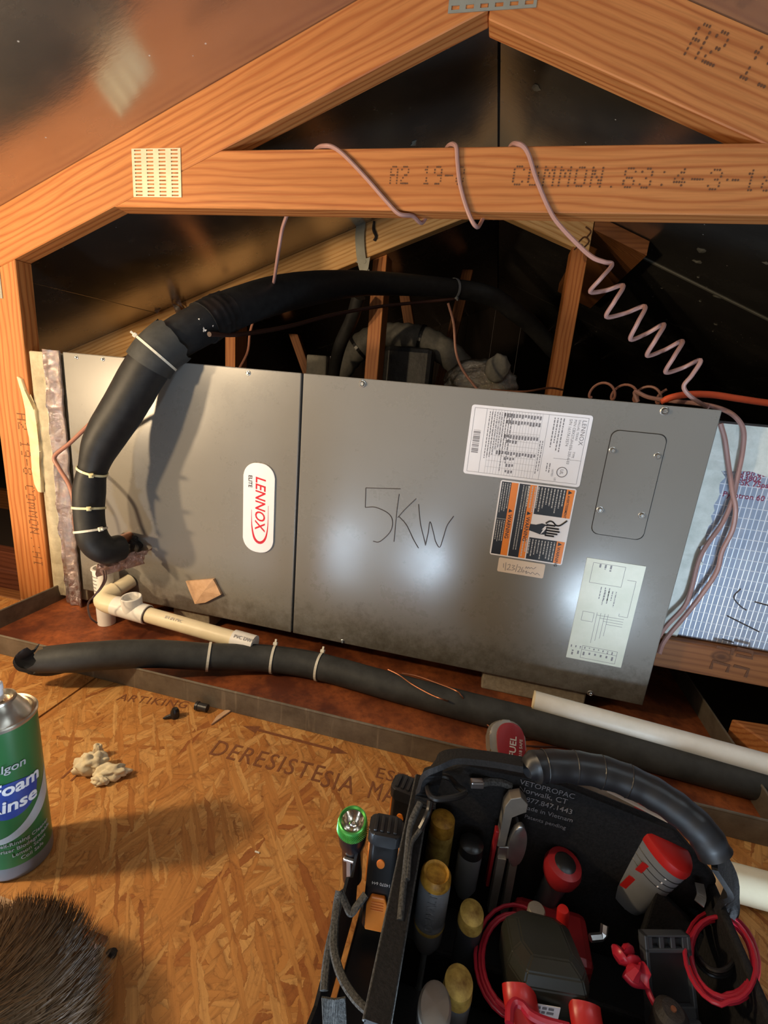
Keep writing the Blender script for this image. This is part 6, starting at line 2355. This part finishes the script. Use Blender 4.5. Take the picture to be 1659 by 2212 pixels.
bm = NB()
box(bm, (-W_ / 2, -0.010, -H_ - 0.012), (W_ / 2, 0.006, -H_ + 0.002), 0.002, mt)
obj('lower_lip', bm, M['plastic_dark'], t)

# glossy red grip and copper end at the front right
bm = NB()
tube(bm, smooth_path([PZ(1332, 2072, .075), PZ(1350, 2058, .078), PZ(1362, 2075, .078), PZ(1372, 2098, .077), PZ(1392, 2104, .075)], 6), [0.004, 0.006, 0.008, 0.0085, 0.007] * 8, 12, wob=0.35)
tube(bm, smooth_path([PZ(1350, 2100, .075), PZ(1368, 2118, .073), PZ(1390, 2122, .070)], 5), 0.0045, 10)
tube(bm, smooth_path([PZ(1394, 2120, .068), PZ(1404, 2150, .066), PZ(1420, 2180, .064)], 5), 0.0025, 8)
tag(obj('alligator_clip', bm, M['red_lead'], smooth=True), 'glossy red insulated clip lying beside the black holster', 'clip')
handle_tool('awl', 'brown wooden rounded tool end at the very front of the bag below the holster', 'awl', 1455, 2180, 0.080, [('knob', 'putty', [(0, 0.0), (0.008, -0.001), (0.0125, -0.006), (0.0125, -0.05), (0, -0.05)]), ('rivet', 'copper', [(0, 0.0012), (0.002, 0.001), (0.0022, -0.0004)])], None, length=0.09)
bm = NB()
q = [PZ(1510, 1908, .10), PZ(1515, 1935, .095), PZ(1510, 1952, .092)]
ribbon(bm, smooth_path(q, 4), 0.008, 0.0015, (0, -0.4, 1))
tag(obj('metal_tag', bm, M['tool_steel']), 'small shiny metal tag hanging under the right end of the handle', 'tag')
bm = NB()
tube(bm, smooth_path([PZ(1310, 1706, .165), PZ(1350, 1726, .160), PZ(1400, 1752, .155), PZ(1440, 1772, .150)], 5), 0.0024, 6, flat=(0.0030, 0.0012))
tag(obj('straw', bm, M['sticker']), 'thin tan straw sticking out below the padded handle', 'straw')
bm = NB()
tube(bm, smooth_path([PZ(1530, 1775, .14), PZ(1545, 1795, .135), PZ(1552, 1803, .132)], 4), 0.0016, 6)
tag(obj('wood_sliver', bm, M['sticker']), 'tiny pale sliver sticking out right of the padded handle', 'sliver')
# dark red drill-like case low behind the handle
bm = NB()
box(bm, (PY(1150, 1800, -0.475).x, -0.505, -0.03), (PY(1330, 1830, -0.475).x, -0.452, 0.030), 0.008)
tag(obj('tool_case', bm, M['plastic_darkred']), 'dark red tool case half hidden in the shade of the bag', 'case')

# red tool lying against the back of the bag
mt = Matrix.Translation(PZ(1097, 1604, 0.062)) @ Matrix.Rotation(0.25, 4, 'Z') @ Matrix.Rotation(0.8, 4, 'X')
t = thing('tape_measure', 'dark red and grey rounded tool with white lettering standing behind the handle', 'tape measure', mt @ Vector((0, 0, -0.05)))
bm = NB()
plate(bm, [(x * 1.0, y) for x, y in rrect(0.052, 0.060, 0.022, 6)], -0.022, 0.0, mt, 0.004)
obj('case', bm, M['bare_steel'], t, smooth=True)
bm = NB()
plate(bm, [(x + 0.004, y) for x, y in rrect(0.040, 0.052, 0.018, 6)], 0.0, 0.003, mt, 0.001)
obj('red_cover', bm, M['plastic_darkred'], t, smooth=True)
bm = text_bm('FUEL', 0.013, 0.0002, mt @ Matrix.Translation((0.008, -0.020, 0.0033)) @ Matrix.Rotation(pi / 2 - 0.15, 4, 'Z'), bold=0.015)
join(bm, text_bm('M18 SAFE', 0.006, 0.0002, mt @ Matrix.Translation((0.017, -0.020, 0.0033)) @ Matrix.Rotation(pi / 2 - 0.15, 4, 'Z')))
obj('lettering', bm, M['pale_print'], t)

# ------------------------------------------------------------------ person in the hatch: only the crown of the head shows
HC = PD(-48, 2325, 0.395)
man = thing('person', 'crown of a head with short brown hair at the edge of the attic hatch', 'person', (HC.x, HC.y - 0.03, HC.z - 1.66))
hx, hy, hz = HC
J = [((hx, hy - 0.03, hz - 0.06), 0.055), ((hx, hy - 0.045, hz - 0.16), 0.058), ((hx, hy - 0.055, hz - 0.26), 0.12), ((hx, hy - 0.06, hz - 0.42), 0.125), ((hx, hy - 0.06, hz - 0.62), 0.115), ((hx, hy - 0.06, hz - 0.80), 0.12)]
E_ = [(0, 1), (1, 2), (2, 3), (3, 4), (4, 5)]


def limb(root, pts):
    k = root
    for p_, r_ in pts:
        J.append((p_, r_))
        E_.append((k, len(J) - 1))
        k = len(J) - 1


for s in (-1, 1):
    limb(2, [((hx + s * 0.17, hy - 0.06, hz - 0.27), 0.062), ((hx + s * 0.22, hy - 0.07, hz - 0.55), 0.046), ((hx + s * 0.22, hy + 0.0, hz - 0.78), 0.034), ((hx + s * 0.22, hy + 0.04, hz - 0.90), 0.030)])
    limb(5, [((hx + s * 0.09, hy - 0.05, hz - 0.88), 0.082), ((hx + s * 0.10, hy - 0.02, hz - 1.25), 0.058), ((hx + s * 0.10, hy - 0.05, hz - 1.60), 0.040), ((hx + s * 0.10, hy + 0.09, hz - 1.63), 0.035)])
me = bpy.data.meshes.new('body_frame')
me.from_pydata([Vector(j[0]) for j in J], E_, [])
bo = bpy.data.objects.new('body_frame', me)
COL.objects.link(bo)
md = bo.modifiers.new('skin', 'SKIN')
for k, v in enumerate(me.skin_vertices[0].data):
    v.radius = (J[k][1] * (1.35 if k in (2, 3, 4, 5) else 1), J[k][1])
me.skin_vertices[0].data[5].use_root = True
bo.modifiers.new('sub', 'SUBSURF').levels = 2
bpy.context.view_layer.update()
dg = bpy.context.evaluated_depsgraph_get()
me2 = bpy.data.meshes.new_from_object(bo.evaluated_get(dg))
bpy.data.objects.remove(bo)
bm = NB()
bm.from_mesh(me2)
b2 = NB()
bmesh.ops.create_icosphere(b2, subdivisions=5, radius=1.0)
for v in b2.verts:
    d = v.co.normalized()
    q = Vector((d.x * 0.074, d.y * 0.094, d.z * 0.112))
    if d.z < -0.2:
        q.x *= 1 - 0.28 * (-d.z - 0.2)
        q.y = q.y * (1 - 0.1 * (-d.z)) + 0.012
    q.y += 0.026 * math.exp(-((d.x / 0.16) ** 2 + ((d.z + 0.12) / 0.16) ** 2)) * (d.y > 0)      # nose
    q.y -= 0.010 * (math.exp(-(((abs(d.x) - 0.36) / 0.15) ** 2 + ((d.z - 0.06) / 0.11) ** 2))) * (d.y > 0)   # eye sockets
    q.y -= 0.005 * math.exp(-((d.x / 0.3) ** 2 + ((d.z + 0.48) / 0.05) ** 2)) * (d.y > 0)       # mouth
    q.x += 0.007 * (1 if d.x > 0 else -1) * math.exp(-(((abs(d.x) - 0.98) / 0.12) ** 2 + ((d.z + 0.02) / 0.2) ** 2 + ((d.y + 0.06) / 0.2) ** 2))   # ears
    v.co = q + HC
join(bm, b2)
body = obj('body', bm, [M['skin'], M['shirt'], M['jeans']], man, smooth='full')
for p_ in body.data.polygons:
    z_ = p_.center.z + (hz - 1.66)
    if z_ < hz - 0.84:
        p_.material_index = 2
    elif z_ < hz - 0.19 and z_ > hz - 0.80 or z_ < hz - 0.19 and abs(p_.center.x) < 0.16:
        p_.material_index = 1
# hair: a cap plus short strands
bm = NB()
bmesh.ops.create_icosphere(bm, subdivisions=5, radius=1.0)
for v in list(bm.verts):
    d = v.co.normalized()
    if d.z < -0.35 or (d.y > 0.62 and d.z < 0.2):
        bm.verts.remove(v)
    else:
        v.co = Vector((d.x * 0.0785, d.y * 0.0985, d.z * 0.1165)) + HC
obj('hair', bm, M['hair'], man, smooth='full')
rnd = random.Random(5)
bm = NB()
crown = Vector((0.05, -0.35, 0.93)).normalized()
for k in range(9000):
    zc = rnd.uniform(-0.35, 1.0)
    a = rnd.uniform(0, 2 * pi)
    rxy = sqrt(max(0, 1 - zc * zc))
    d = Vector((rxy * cos(a), rxy * sin(a), zc))
    if d.y > 0.62 and d.z < 0.2:
        continue
    base = Vector((d.x * 0.078, d.y * 0.098, d.z * 0.116)) + HC
    n_ = Vector((d.x / 0.078, d.y / 0.098, d.z / 0.116)).normalized()
    flow = (d - crown * d.dot(crown))
    flow = flow.normalized() if flow.length > 0.05 else Vector((1, 0, 0))
    flow = (flow + Vector((rnd.gauss(0, .14), rnd.gauss(0, .14), rnd.gauss(0, .1))) + crown.cross(d) * 0.5).normalized()
    side = n_.cross(flow).normalized() * 0.00045
    ln = rnd.uniform(0.014, 0.026)
    p0, p1, p2 = base, base + flow * ln * 0.5 + n_ * 0.0018, base + flow * ln - n_ * rnd.uniform(-0.0002, 0.0025)
    v = [bm.verts.new(q) for q in (p0 - side, p0 + side, p1 + side * 0.8, p1 - side * 0.8, p2)]
    bm.faces.new((v[0], v[1], v[2], v[3]))
    bm.faces.new((v[3], v[2], v[4]))
obj('hair_strands', bm, M['hair'], man, kind='stuff')
